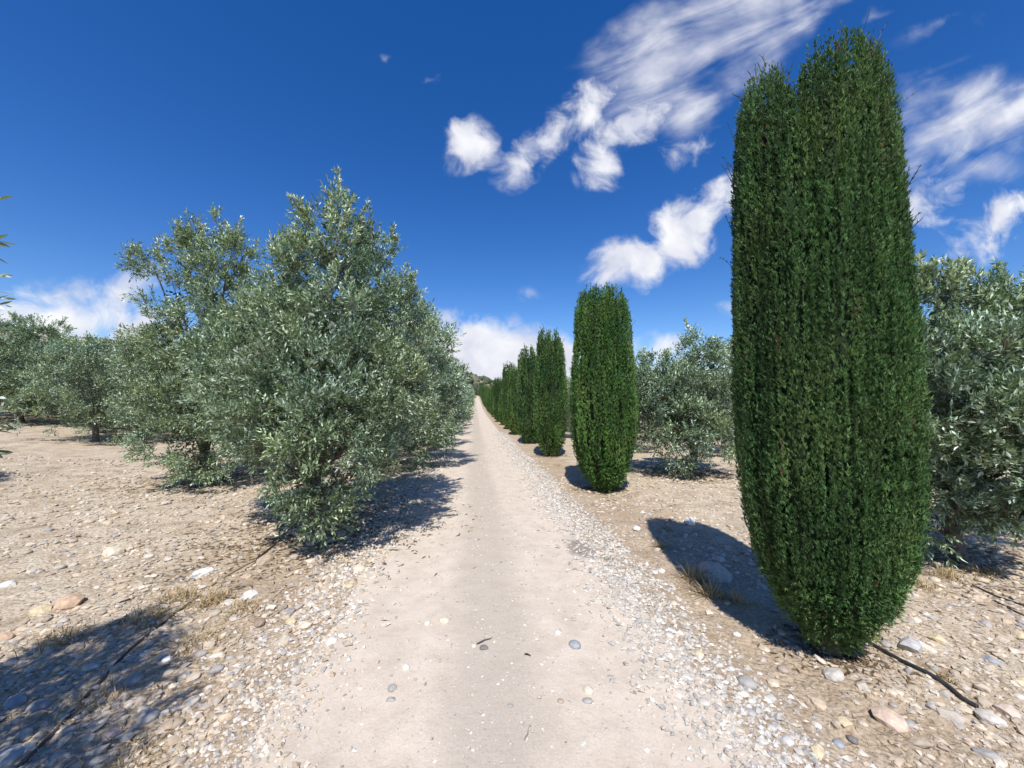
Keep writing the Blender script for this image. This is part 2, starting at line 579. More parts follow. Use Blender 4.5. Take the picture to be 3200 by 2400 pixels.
def road_mat():
    m, t, p = new_mat('compacted_track')
    tcn = add(t, 'ShaderNodeTexCoord')
    ob = tcn.outputs['Object']
    sx = add(t, 'ShaderNodeSeparateXYZ'); t.links.new(ob, sx.inputs[0])
    big = noise_node(t, ob, 0.8, 4)
    mid = noise_node(t, ob, 5, 8, 0.6)
    fine = noise_node(t, ob, 75, 8, 0.75)
    c = ramp_node(t, mid, [(0.28, (0.52, 0.44, 0.345)), (0.5, (0.60, 0.512, 0.41)), (0.72, (0.655, 0.565, 0.46))])
    # the loose, greyer strip between the wheel tracks
    dxm = add(t, 'ShaderNodeMath', operation='ADD'); t.links.new(sx.outputs[0], dxm.inputs[0]); dxm.inputs[1].default_value = -0.12
    wob = add(t, 'ShaderNodeMath', operation='MULTIPLY_ADD'); t.links.new(big, wob.inputs[0]); wob.inputs[1].default_value = 0.5; t.links.new(dxm.outputs[0], wob.inputs[2])
    ab = add(t, 'ShaderNodeMath', operation='SUBTRACT'); t.links.new(wob.outputs[0], ab.inputs[0]); ab.inputs[1].default_value = 0.25
    aa = add(t, 'ShaderNodeMath', operation='ABSOLUTE'); t.links.new(ab.outputs[0], aa.inputs[0])
    mr = add(t, 'ShaderNodeMapRange', interpolation_type='SMOOTHSTEP')
    mr.inputs['From Min'].default_value = 0.1; mr.inputs['From Max'].default_value = 0.42
    mr.inputs['To Min'].default_value = 1.0; mr.inputs['To Max'].default_value = 0.0
    t.links.new(aa.outputs[0], mr.inputs['Value'])
    strip = add(t, 'ShaderNodeMath', operation='MULTIPLY'); t.links.new(mr.outputs[0], strip.inputs[0]); strip.inputs[1].default_value = 0.7
    c = mixc(t, strip.outputs[0], c, (0.45, 0.39, 0.315))
    gr = ramp_node(t, fine, [(0.3, (0.72, 0.7, 0.68)), (0.5, (1, 1, 1)), (0.75, (1.12, 1.12, 1.12))])
    c = mixc(t, 0.7, c, gr, 'MULTIPLY')
    # damp patch at the right edge
    q = gp(1830, 1722)
    mpn = add(t, 'ShaderNodeMapping', vector_type='TEXTURE')
    mpn.inputs['Location'].default_value = (q[0], q[1], q[2]); mpn.inputs['Scale'].default_value = (0.3, 0.42, 1)
    t.links.new(ob, mpn.inputs['Vector'])
    g = add(t, 'ShaderNodeTexGradient', gradient_type='SPHERICAL'); t.links.new(mpn.outputs[0], g.inputs[0])
    ad = add(t, 'ShaderNodeMath', operation='MULTIPLY_ADD'); t.links.new(mid, ad.inputs[0]); ad.inputs[1].default_value = 0.8; t.links.new(g.outputs['Fac'], ad.inputs[2])
    dm = add(t, 'ShaderNodeMapRange', interpolation_type='SMOOTHSTEP')
    dm.inputs['From Min'].default_value = 0.6; dm.inputs['From Max'].default_value = 0.85
    t.links.new(ad.outputs[0], dm.inputs['Value'])
    c = mixc(t, dm.outputs[0], c, (0.30, 0.25, 0.20))
    t.links.new(c, p.inputs['Base Color'])
    p.inputs['Roughness'].default_value = 0.92
    p.inputs['Specular IOR Level'].default_value = 0.12
    b1 = add(t, 'ShaderNodeBump'); b1.inputs['Strength'].default_value = 0.45; b1.inputs['Distance'].default_value = 0.006
    t.links.new(fine, b1.inputs['Height'])
    b2 = add(t, 'ShaderNodeBump'); b2.inputs['Strength'].default_value = 0.5; b2.inputs['Distance'].default_value = 0.03
    t.links.new(mid, b2.inputs['Height']); t.links.new(b1.outputs[0], b2.inputs['Normal'])
    t.links.new(b2.outputs[0], p.inputs['Normal'])
    return m


def hill_mat():
    m, t, p = new_mat('scrub_hillside')
    tcn = add(t, 'ShaderNodeTexCoord')
    ob = tcn.outputs['Object']
    a = noise_node(t, ob, 0.09, 6, 0.7)
    c = ramp_node(t, a, [(0.36, (0.06, 0.075, 0.04)), (0.5, (0.16, 0.15, 0.09)), (0.66, (0.36, 0.29, 0.2))])
    t.links.new(c, p.inputs['Base Color'])
    p.inputs['Roughness'].default_value = 0.95
    p.inputs['Specular IOR Level'].default_value = 0.1
    return m


# ------------------------------------------------------------------ ground, track, hills
def axis(fine0, fine1, step, far0, far1, g=1.09):
    a = list(np.arange(fine0, fine1, step))
    s, x = step, fine1
    while x < far1:
        a.append(x); s *= g; x += s
    a.append(far1)
    s, x, b = step, fine0, []
    while x > far0:
        s *= g; x -= s; b.append(max(x, far0))
    return np.array(sorted(set(b)) + a)


def grid_mesh(name, xs, ys, zf):
    X, Y = np.meshgrid(xs, ys)
    Z = zf(X, Y)
    v = np.stack([X, Y, Z], -1).reshape(-1, 3)
    nx, ny = len(xs), len(ys)
    i = np.arange(ny - 1)[:, None] * nx + np.arange(nx - 1)[None, :]
    q = np.stack([i, i + 1, i + nx + 1, i + nx], -1).reshape(-1, 4)
    return np_mesh(name, v, q, None, True)


xs = axis(-5.5, 5.0, 0.06, -420, 420, 1.07)
ys = axis(0.9, 6.5, 0.06, -14, 430, 1.05)
ground = tag(link('ground', grid_mesh('ground', xs, ys, gz), earth_mat()), kind='structure')


def road_z(X, Y):
    """crowned track whose edges run under the soil"""
    e = 0.12 * (fbm(Y * 1.3, X * 0 + 3.1, oct=3, seed=31) - 0.5)
    w = 1.28 + 0.12 * sstep(Y, 8, 30) + e
    t = np.abs(X - 0.15) / w
    z = gz0(X, Y) + 0.042 - 0.15 * np.clip(t - 0.8, 0, None) * 2.2
    z = z - 0.026 * np.exp(-((np.abs(X - 0.15 - .06 * (fbm(Y * .5, X * 0, oct=2, seed=51) - .5)) - 0.68) / 0.2) ** 2)
    near = np.exp(-np.clip(Y - 8, 0, None) / 20)
    return z + near * (0.02 * (fbm(X * 2, Y * 1.2, oct=3, seed=44) - 0.5) + 0.008 * (fbm(X * 14, Y * 14, oct=3, seed=47) - 0.5))


ry = axis(0.9, 9, 0.05, -13, 190, 1.05)
road = tag(link('track', grid_mesh('track', np.arange(-1.6, 1.91, 0.05), ry, road_z), road_mat()), kind='structure')


def surf(x, y):
    """height of whichever of soil and track lies on top"""
    a = gz(x, y)
    b = np.where(np.abs(np.asarray(x) - 0.15) < 1.74, road_z(np.asarray(x, float), np.asarray(y, float)), -9)
    return np.maximum(a, b)


M_HILL = hill_mat()


def hill(name, cx, cy, rx, ry_, h, seed):
    xs_ = np.linspace(-1, 1, 90); ys_ = np.linspace(-1, 1, 60)

    def zf(X, Y):
        d = np.sqrt(X * X + Y * Y)
        return np.clip(1 - d, 0, 1) ** 1.3 * h * (0.75 + 0.5 * fbm(X * 4 + seed, Y * 4, oct=4, seed=seed)) - 2
    me = grid_mesh(name, xs_, ys_, zf)
    o = link(name, me, M_HILL)
    co = np.zeros(len(me.vertices) * 3, np.float32); me.vertices.foreach_get('co', co)
    co = co.reshape(-1, 3); co[:, 0] = co[:, 0] * rx + cx; co[:, 1] = co[:, 1] * ry_ + cy
    co[:, 2] += gz0(cx, min(cy, 420)) * 0.6
    me.vertices.foreach_set('co', co.ravel()); me.update()
    tag(o, kind='structure')
    return co


hv1 = hill('hill', -95, 560, 200, 220, 64, 3)
hv2 = hill('hill', -560, 380, 300, 260, 70, 8)
hv3 = hill('hill', 420, 900, 600, 300, 26, 12)

# ------------------------------------------------------------------ trees: shared pieces
ICO_V = None


def ico(sub=0):
    import bmesh
    bm = bmesh.new()
    bmesh.ops.create_icosphere(bm, subdivisions=sub + 1, radius=1.0)
    v = np.array([x.co[:] for x in bm.verts]); f = np.array([[y.index for y in x.verts] for x in bm.faces])
    bm.free()
    return v, f


ICO0 = ico(0); ICO1 = ico(1)
OCT_V = np.array([[1, 0, 0], [-1, 0, 0], [0, 1, 0], [0, -1, 0], [0, 0, 1], [0, 0, -1]], float)
OCT_F = np.array([[0, 2, 4], [2, 1, 4], [1, 3, 4], [3, 0, 4], [2, 0, 5], [1, 2, 5], [3, 1, 5], [0, 3, 5]])


def rand_unit(rs, n):
    return norm(rs.normal(size=(n, 3)))


def perp_pair(d, rs):
    a = norm(np.cross(d, rand_unit(rs, len(d))))
    return a, np.cross(d, a)


def olive_leaves(geo, rs, pos, dirs, slen, nleaf, ll, lw, tint, twig=True, fine=False):
    """leafy shoots: opposite pairs of narrow leaves along short twigs"""
    n = len(pos)
    a, b = perp_pair(dirs, rs)
    droop = rs.uniform(-0.25, 0.25, (n, 1)) * slen[:, None]
    t = (np.arange(nleaf) / (nleaf - 1.0))[None, :, None]
    base = pos[:, None, :] + dirs[:, None, :] * (slen[:, None, None] * t) + a[:, None, :] * (droop[:, None, :] * t * t)
    ph = (np.arange(nleaf) * (np.pi * 0.5) + (np.arange(nleaf) % 2) * np.pi * 0.5)[None, :] + rs.uniform(0, 6.28, (n, 1)) + rs.normal(0, 0.5, (n, nleaf))
    out_ = np.cos(ph)[..., None] * a[:, None, :] + np.sin(ph)[..., None] * b[:, None, :]
    spread = (0.95 - 0.55 * t) * rs.uniform(0.7, 1.2, (n, nleaf, 1))
    ld = norm(dirs[:, None, :] * 0.75 + out_ * spread)
    side = norm(np.cross(ld, norm(out_ * 0.4 + np.array([0, 0, 1.0]) + rs.normal(0, 0.45, (n, nleaf, 3)))))
    L_ = ll * rs.uniform(0.6, 1.15, (n, nleaf, 1)); W_ = lw * rs.uniform(0.75, 1.15, (n, nleaf, 1))
    up = np.cross(side, ld) * (L_ * rs.uniform(-0.12, 0.12, (n, nleaf, 1)))
    v0 = base; v1 = base + ld * L_ * 0.45 + side * W_ * 0.5 + up; v2 = base + ld * L_; v3 = base + ld * L_ * 0.45 - side * W_ * 0.5 + up
    V = np.stack([v0, v1, v2, v3], 2).reshape(-1, 3)
    k = np.arange(n * nleaf)[:, None] * 4
    # leaf colours: grey green above, silvery where the underside shows
    uu = rs.rand(n, nleaf, 1)
    dark = np.array([0.064, 0.100, 0.036]); mid = np.array([0.225, 0.285, 0.150]); silver = np.array([0.66, 0.715, 0.60])
    c = np.where(uu < 0.52, dark + (mid - dark) * (uu / 0.52), mid + (silver - mid) * np.clip((uu - 0.52) / 0.48, 0, 1) ** 1.3)
    c = c * 1.1 * tint[:, None, :] * rs.uniform(0.85, 1.15, (n, nleaf, 1))
    if fine:     # rounder leaves where single ones are seen close up
        m1, m2 = base + ld * L_ * .28 + up * .7, base + ld * L_ * .66 + up * .8
        V = np.stack([v0, m1 + side * W_ * .45, m2 + side * W_ * .42, v2, m2 - side * W_ * .42, m1 - side * W_ * .45], 2).reshape(-1, 3)
        k = np.arange(n * nleaf)[:, None] * 6
        cc = np.repeat(c.reshape(-1, 3), 6, 0)
        geo.add(V, np.vstack([k + np.array([[0, 1, 5]]), k + np.array([[2, 3, 4]])]), k + np.array([[1, 2, 4, 5]]), cc)
    else:
        geo.add(V, None, k + np.array([[0, 1, 2, 3]]), np.repeat(c.reshape(-1, 3), 4, 0))
    if twig:
        s = b * 0.0022
        tv = np.stack([pos - dirs * slen[:, None] * 0.5 - s, pos - dirs * slen[:, None] * 0.5 + s,
                       pos + dirs * slen[:, None] + a * droop], 1).reshape(-1, 3)
        geo.add(tv, np.arange(n)[:, None] * 3 + np.array([[0, 1, 2]]), None, np.array([0.16, 0.13, 0.1]))


def olive_shoots(rs, lobes, n, inner=0.5):
    lobes = np.asarray(lobes, float)
    w = (lobes[:, 3] * lobes[:, 4] + lobes[:, 3] * lobes[:, 5] + lobes[:, 4] * lobes[:, 5])
    P, D, I = [], [], []
    got = 0
    while got < n:
        m = int((n - got) * 1.6) + 50
        i = rs.choice(len(lobes), m, p=w / w.sum())
        nn = rand_unit(rs, m)
        s = inner + (1.04 - inner) * rs.rand(m, 1) ** 0.55
        # clumpy outline
        bump_ = 0.78 + 0.5 * fbm(nn[:, 0] * 2.6 + i * 7.3, nn[:, 1] * 2.6, nn[:, 2] * 2.6, oct=3, seed=3)[:, None]
        p = lobes[i, :3] + nn * lobes[i, 3:6] * s * bump_
        q = (p[:, None, :] - lobes[None, :, :3]) / lobes[None, :, 3:6]
        q = np.linalg.norm(q, axis=2)
        q[np.arange(m), i] = 9
        keep = (q.min(1) > 0.62) | (rs.rand(m) < 0.12)
        # gaps through the crown
        keep &= fbm(p[:, 0] * 2.3 + 11, p[:, 1] * 2.3, p[:, 2] * 2.3, oct=3, seed=21) > 0.36
        P.append(p[keep]); D.append(nn[keep]); I.append(i[keep]); got += int(keep.sum())
    P = np.vstack(P)[:n]; D = np.vstack(D)[:n]
    return P, D


def tufts(rs, P, D, per, r):
    # each seed point becomes a tuft of shoots fanning out of one twig
    n = len(P)
    o = rand_unit(rs, n * per) * (rs.rand(n * per, 1) ** .5) * r
    DD = np.repeat(D, per, 0)
    PP = np.repeat(P, per, 0) + o
    return PP, norm(DD * .8 + o / r * .75), np.repeat(np.arange(n), per)


def inner_blockers(g, rs, lobes, n):
    # dark quads added inside the crown to block light, shade in their colour
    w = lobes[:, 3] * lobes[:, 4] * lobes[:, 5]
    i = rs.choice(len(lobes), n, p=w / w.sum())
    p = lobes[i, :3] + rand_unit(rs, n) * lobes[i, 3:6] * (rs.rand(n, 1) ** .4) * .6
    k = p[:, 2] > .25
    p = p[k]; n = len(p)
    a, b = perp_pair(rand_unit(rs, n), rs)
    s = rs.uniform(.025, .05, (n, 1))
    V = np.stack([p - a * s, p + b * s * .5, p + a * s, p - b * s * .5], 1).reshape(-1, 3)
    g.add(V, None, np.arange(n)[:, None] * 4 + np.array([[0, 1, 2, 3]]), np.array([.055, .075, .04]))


def build_olive(name, rs, lobes, n_shoots, nleaf, ll, lw, slen, base, trunk_h, trunk_r, limbs=6, twig=True, suckers=0, tall=0, tuft=0.135, n_inner=3500, lim_n=None, fine=False, extra=None):
    """returns (trunk mesh, crown mesh, limb meshes) around the origin at its base"""
    lobes = np.asarray(lobes, float).copy()
    lobes[:, :3] -= base
    per = 16
    P, D = olive_shoots(rs, lobes, n_shoots // per)
    P, D, cl = tufts(rs, P, D, per, tuft)
    keep = P[:, 2] > 0.05
    P, D, cl = P[keep], D[keep], cl[keep]
    n = len(P)
    dirs = norm(D * 0.8 + np.array([0, 0, 0.55]) + rs.normal(0, 0.42, (n, 3)))
    low = P[:, 2] < 0.9
    dirs[low] = norm(dirs[low] + np.array([0, 0, -0.35]))
    sl = slen * rs.uniform(0.6, 1.35, n)
    tn = fbm(P[:, 0] * 1.7, P[:, 1] * 1.7, P[:, 2] * 1.7, oct=3, seed=8)
    tint = np.stack([0.92 + 0.45 * (tn - 0.5), 1.0 + 0.25 * (tn - 0.5), 0.95 - 0.35 * (tn - 0.5)], 1)
    tint = tint * rs.uniform(.78, 1.22, (cl.max() + 1, 1))[cl]
    g = Geo()
    inner_blockers(g, rs, lobes, n_inner)
    olive_leaves(g, rs, P, dirs, sl, nleaf, ll, lw, tint, twig, fine)
    if extra is not None:
        ep, ed, el = extra
        olive_leaves(g, rs, ep - base, norm(ed), el, nleaf, ll, lw, np.ones((len(ep), 3)), True, True)
    if tall:  # whippy leaders standing out of the outline
        top = np.argsort(-(P[:, 2] + 0.35 * np.linalg.norm(P[:, :2], axis=1)))[:max(10, n // 8)]
        pick = rs.choice(top, tall)
        for p0, d0 in zip(P[pick], D[pick]):
            ln = rs.uniform(0.12, 0.34)
            ax = norm(d0 * 0.45 + np.array([0, 0, 1.0]) + rs.normal(0, 0.25, 3))
            tt = np.linspace(0, 1, 6)[:, None]
            pts = p0 + ax * ln * tt + rs.normal(0, 0.01, 3) * tt * tt
            g.tube(pts, np.linspace(0.006, 0.002, 6), 4, np.array([0.17, 0.14, 0.11]), cap=False)
            kk = pts[1:]
            olive_leaves(g, rs, np.vstack([kk, kk]), norm(ax + rs.normal(0, 0.45, (10, 3))), np.full(10, slen * 0.55), nleaf, ll, lw, np.ones((10, 3)) * 1.35, True)
    crown = g.mesh(name + '_crown')
    # trunk and limbs
    bark = np.array([0.17, 0.145, 0.12])
    tg = Geo()
    lean = rs.normal(0, 0.06, 2)
    pts = [(0, 0, -0.12), (0, 0, 0.02), (lean[0] * .3, lean[1] * .3, trunk_h * .45), (lean[0], lean[1], trunk_h)]
    tg.tube(pts, [trunk_r * 1.6, trunk_r * 1.25, trunk_r * .95, trunk_r * .85], 10, bark, wob=0.35, seed=5)
    lm = []
    order = rs.permutation(lim_n or len(lobes))[:limbs]
    for j in order:
        tgt = lobes[j, :3]
        s0 = np.array([lean[0] * .7, lean[1] * .7, trunk_h * rs.uniform(.6, .98)])
        tt = np.linspace(0, 1, 8)[:, None]
        mid = s0 + (tgt - s0) * np.array([.35, .35, .65]) + rs.normal(0, .08, 3)
        pp = (1 - tt) ** 2 * s0 + 2 * tt * (1 - tt) * mid + tt * tt * tgt
        r0 = trunk_r * rs.uniform(.38, .6)
        lg = Geo()
        lg.tube(pp, np.linspace(r0, 0.008, 8), 6, bark, wob=0.2, seed=int(j))
        for k in range(5):   # side branches
            a0 = pp[rs.randint(2, 7)]
            dd = norm(rand_unit(rs, 1)[0] + np.array([0, 0, .5]))
            ln = rs.uniform(.3, .7)
            qq = a0 + dd * ln * np.linspace(0, 1, 5)[:, None] + np.array([0, 0, .1]) * np.linspace(0, 1, 5)[:, None] ** 2
            lg.tube(qq, np.linspace(r0 * .3, .003, 5), 4, bark * 1.05)
        lm.append(lg.mesh(name + '_limb', True))
    return tg.mesh(name + '_trunk', True), crown, lm


def place_olive(parts, loc, label, rotz=0.0, scale=1.0, group=None):
    o = bpy.data.objects.new('olive_tree', None)
    COL.objects.link(o)
    o.location = loc; o.rotation_euler = (0, 0, rotz); o.scale = (scale,) * 3
    o.empty_display_size = 0.2
    tr, cr, lm = parts
    link('trunk', tr, M_BARK, o)
    link('crown', cr, M_OLIVE, o)
    for m in lm:
        link('limb', m, M_BARK, o)
    tag(o, label, 'olive tree', group)
    return o


def px_lobes(lst):
    """(px, py, rx px, ry px, depth[, depth radius]) -> world ellipsoids"""
    r = []
    for e in lst:
        x, y, rx, ry_, d = e[:5]
        c = at(x, y, d)
        k = d / F
        r.append([c[0], c[1], c[2], rx * k, (e[5] if len(e) > 5 else (rx + ry_) * .5 * k), ry_ * k])
    return np.array(r)


def dome_lobes(rs, H, R, low, n=13):
    r = []
    for i in range(n):
        t = (i + .5) / n
        z = low + (H - low) * (0.16 + 0.72 * t)
        prof = math.sin(math.pi * min(1, 0.22 + 0.72 * t)) ** .8
        a = i * 2.4 + rs.uniform(-.4, .4)
        rad = R * 0.62 * prof * rs.uniform(.7, 1.1)
        s = R * rs.uniform(.36, .52) * (0.75 + .4 * prof)
        r.append([rad * math.cos(a), rad * math.sin(a), z, s, s, s * rs.uniform(.8, 1.15)])
    r.append([0, 0, (H + low) * .52, R * .62, R * .62, (H - low) * .36])
    return np.array(r)


# ------------------------------------------------------------------ olive trees of the near left row
rs = np.random.RandomState(11)
baseA = np.array([-2.05, 5.25, float(gz(-2.05, 5.25))])
lobA = px_lobes([(e_[0], e_[1], e_[2], e_[3], e_[4] - .5) + tuple(e_[5:]) for e_ in [
    (1068, 668, 48, 72, 5.8), (1055, 745, 105, 105, 5.8), (1120, 790, 90, 90, 5.9), (950, 800, 85, 80, 5.7),
    (1010, 870, 150, 120, 5.6), (1160, 910, 130, 120, 6.0), (890, 900, 90, 85, 5.6), (1060, 1010, 210, 140, 5.2),
    (860, 1040, 150, 140, 5.5), (1240, 1060, 110, 130, 6.2), (960, 1180, 200, 150, 4.9), (1140, 1190, 180, 150, 5.1),
    (790, 1190, 130, 150, 5.5), (1240, 1220, 110, 110, 5.8), (870, 1340, 130, 130, 4.9), (1040, 1350, 170, 150, 4.7),
    (1180, 1330, 110, 90, 5.3), (960, 1480, 140, 110, 4.7), (1080, 1500, 120, 100, 4.8), (1010, 1580, 95, 65, 4.7),
    (1000, 1280, 240, 130, 4.75), (900, 1500, 90, 80, 4.8), (1050, 1080, 260, 220, 6.5, 1.0), (900, 1250, 200, 180, 6.2, .9), (1150, 1200, 220, 180, 6.6, .9),
    (720, 1120, 110, 110, 5.9), (780, 1330, 80, 90, 5.4),
    (880, 1410, 120, 100, 4.9), (1010, 1450, 150, 100, 4.7)]])
pA = build_olive('olive_a', rs, lobA, 12400, 12, 0.058, 0.0185, 0.125, baseA, 0.75, 0.11, 9, True, tall=70)
place_olive(pA, baseA, 'tall pointed olive tree with foliage sweeping down to its shadow on the track edge')

baseB = gp(640, 1500)
dB = 8.1
lobB = px_lobes([
    (650, 740, 75, 55, dB), (560, 770, 60, 50, dB), (470, 815, 70, 35, dB), (720, 800, 60, 60, dB), (640, 840, 120, 80, dB),
    (560, 930, 90, 80, dB), (700, 940, 130, 100, dB), (560, 1060, 140, 110, dB - .4), (690, 1080, 150, 130, dB - .5), (490, 1130, 80, 90, dB),
    (540, 1250, 130, 110, dB - .6), (660, 1250, 150, 120, dB - .6), (470, 1330, 75, 70, dB - .2), (590, 1380, 130, 80, dB - .7),
    (610, 1460, 60, 50, dB - .7), (560, 1420, 90, 60, dB - .6), (640, 1430, 90, 60, dB - .8), (620, 1150, 180, 160, dB + .7, 1.0), (770, 1080, 120, 130, dB), (740, 1250, 120, 120, dB - .2)])
pB = build_olive('olive_b', rs, lobB, 7600, 10, 0.068, 0.022, 0.16, baseB, 0.7, 0.11, 9, True, tall=60)
place_olive(pB, baseB, 'broad olive tree with open twiggy top and one side branch, behind the pointed olive')

# the olive beside the camera that shades the stones; a few of its shoots reach into the frame
baseN = np.array([-2.75, 0.40, float(gz(-2.75, 0.40))])
lobN = np.array([[0, 0, 1.3, .95, .95, .8], [.1, .2, 2.1, .9, .9, .75], [0, -.1, 2.9, .75, .75, .7], [.3, .4, .9, .6, .6, .45], [-.5, 0, 1.6, .8, .9, .9],
                 [.1, -.5, 1.7, .9, .8, .9], [0, .45, 1.55, .75, .65, .6], [.0, .0, 3.5, .45, .45, .5]]) + np.array([*baseN, 0, 0, 0])
cr_, cu_ = CR[:, 0], CR[:, 1]
ex = [(-70, 655, 1.2, .9, .5), (-80, 745, 1.15, 1, .2), (-75, 775, 1.2, 1, -.3), (-90, 880, 2.4, 1, .3), (-110, 905, 2.4, 1, -.1), (-90, 960, 2.3, 1, .2), (-100, 1000, 2.3, 1, -.3), (-90, 930, 2.5, 1, 0),
      (-110, 1260, 1.3, 1, .3), (-120, 1310, 1.25, 1, .5), (-110, 1330, 1.3, 1, 0), (-120, 1390, 1.25, 1, -.3), (-130, 1350, 1.3, 1, .1), (-120, 1290, 1.4, 1, .2)]
exP = np.array([at(a_ + (45 if b_ > 1200 else -25), b_, c_ * (1.5 if c_ < 2 else 1)) for a_, b_, c_, d_, e_ in ex]); exD = np.array([cr_ * d_ + cu_ * e_ - CR[:, 2] * .2 for a_, b_, c_, d_, e_ in ex])
exL = np.array([(.11 if c_ < 2 else .2) for a_, b_, c_, d_, e_ in ex])
pN = build_olive('olive_n', rs, lobN, 3200, 12, 0.066, 0.0155, 0.17, baseN, 0.7, 0.1, 7, True, tall=0, tuft=.1, lim_n=8, fine=False, extra=(exP, exD, exL))
place_olive(pN, baseN, 'olive tree in front of the pointed olive, shading the stones beside the black hose')

# generic olives in two grades of detail
mid_parts, far_parts = [], []
for i in range(4):
    H, R = [(4.0, 1.75), (4.3, 1.7), (3.7, 1.65), (4.15, 1.8)][i]
    lb = dome_lobes(rs, H, R, 0.12, 15)
    mid_parts.append((build_olive('olive_m%d' % i, rs, lb, 4000, 9, 0.09, 0.031, 0.2, np.zeros(3), 0.7, 0.1, 6, True, tall=16, tuft=.16), H))
for i in range(3):
    H, R = [(4.0, 1.75), (3.7, 1.8), (4.3, 1.7)][i]
    lb = dome_lobes(rs, H, R, 0.12, 13)
    far_parts.append((build_olive('olive_f%d' % i, rs, lb, 1500, 7, 0.17, 0.066, 0.28, np.zeros(3), 0.7, 0.1, 3, False, tuft=.26, n_inner=1500), H))


def generic_olive(x, y, H, label, group=None, rot=None, far=None, idx=None):
    far = (math.hypot(x, y) > 26) if far is None else far
    lst = far_parts if far else mid_parts
    p, h0 = lst[rs.randint(len(lst)) if idx is None else idx]
    return place_olive(p, (x, y, float(gz(x, y)) - 0.02), label, rs.uniform(0, 6.28) if rot is None else rot, H / h0, group)


ordn = ['second', 'third', 'fourth', 'fifth', 'sixth', 'seventh', 'eighth', 'ninth', 'tenth', 'eleventh', 'twelfth', 'thirteenth']
for k in range(34):
    y = 10.3 + 4.55 * k + rs.uniform(-.2, .2)
    lab = ('%s olive tree along the track-side row, counted from the tall pointed one' % ordn[k]) if k < 6 else \
        'distant olive tree where the track-side row closes into one leafy wall'
    generic_olive(-2.35 + rs.uniform(-.12, .12), y, 4.15 + rs.uniform(-.25, .25), lab, None if k < 6 else 'far olives of the track-side row')

# second row and the grove on the rising ground
for k in range(1, 14):
    generic_olive(-5.9 + rs.uniform(-.2, .2), 8.2 + 4.6 * k, 4.1 + rs.uniform(-.3, .3),
                  'olive tree in the row behind the track-side olives, mostly hidden by them', 'olives of the second row')
grove = [(-12.1, 13.9, 3.35, 'low round olive tree with drooping left edge standing nearest the bare stony ground'),
         (-9.6, 16.2, 3.5, 'rounded olive tree between the broad twiggy-topped olive and the low round one')]
for x, y, h in [(-15.2, 17.3, 3.6), (-17.9, 19.6, 3.7), (-13.4, 18.8, 3.7), (-20.6, 21.4, 3.7), (-16.4, 22.6, 3.8)]:
    generic_olive(x, y, h, 'grey-green olive tree of the grove on the rising stony ground', 'olives on the rising ground', far=False)
for x, y, h, lab in grove:
    generic_olive(x, y, h, lab, far=False)
for i in range(13):
    for j in range(9):
        x = -9.6 - 3.9 * i + rs.uniform(-.4, .4); y = 12.0 + 4.8 * j + rs.uniform(-.4, .4)
        d = math.hypot(x, y)
        if x < -1.12 * y - 2.2 or d < 21 or x > -8:
            continue
        if x < -11 and y < 0.95 * -x * 1.0 - 2 and d < 24:
            continue
        generic_olive(x, y, 3.7 + rs.uniform(-.3, .35), 'grey-green olive tree of the grove on the rising stony ground', 'olives on the rising ground')
# two olives outside the view whose shadows fall on the bare ground
generic_olive(-10.3, 6.2, 3.6, 'olive tree casting the long shadow across the bare stony ground', far=False)

# right hand orchard behind the cypresses
rs = np.random.RandomState(23)
baseR = np.array([5.05, 3.75, float(gz(5.05, 3.75))])
lobR = px_lobes([
    (2920, 930, 60, 60, 4.2), (2960, 1000, 80, 80, 4.1), (3130, 960, 55, 70, 4.0), (3150, 1050, 90, 90, 4.0), (2920, 1120, 90, 110, 3.9),
    (3060, 1140, 130, 110, 3.7), (3210, 1150, 110, 120, 3.8), (2950, 1290, 120, 120, 3.7), (3130, 1320, 140, 130, 3.5), (3290, 1260, 140, 160, 3.6),
    (3060, 1440, 110, 90, 3.7), (3200, 1470, 120, 110, 3.6), (2950, 1400, 90, 90, 4.2), (3150, 1590, 70, 50, 3.6), (2960, 1540, 100, 90, 3.9), (2940, 1650, 70, 60, 4.0), (3050, 1560, 90, 80, 4.1), (3060, 1200, 240, 260, 4.6, .9)])
pR = build_olive('olive_r', rs, lobR, 5400, 12, 0.068, 0.0205, 0.15, baseR, 0.6, 0.06, 7, True, tall=26)
place_olive(pR, baseR, 'olive tree with bare twigs sticking up from its top, right behind the huge cypress')

b2 = gp(2165, 1480)
lobS = px_lobes([
    (2180, 1110, 55, 60, 9.4), (2230, 1170, 80, 80, 9.4), (2060, 1170, 60, 50, 9.2), (2000, 1210, 80, 70, 9.2), (2120, 1230, 100, 80, 8.9),
    (2230, 1270, 90, 90, 8.8), (2030, 1300, 100, 80, 8.8), (2150, 1330, 110, 80, 8.5), (2240, 1370, 70, 60, 8.7), (1990, 1370, 50, 40, 9.0),
    (2120, 1440, 45, 40, 8.6), (2110, 1290, 150, 110, 9.6, .9)])
pS = build_olive('olive_s', rs, lobS, 4600, 10, 0.076, 0.026, 0.165, b2, 0.55, 0.11, 8, True, tall=12)
place_olive(pS, b2, 'olive tree on a short dark trunk seen between the two nearest cypresses')
for k in range(2, 12):
    generic_olive(4.95 + rs.uniform(-.2, .2), 3.9 + 4.7 * k, 3.2 + rs.uniform(-.2, .3), '%s olive tree in the row close behind the cypresses, counted from the twiggy-topped one' % ordn[k - 1])
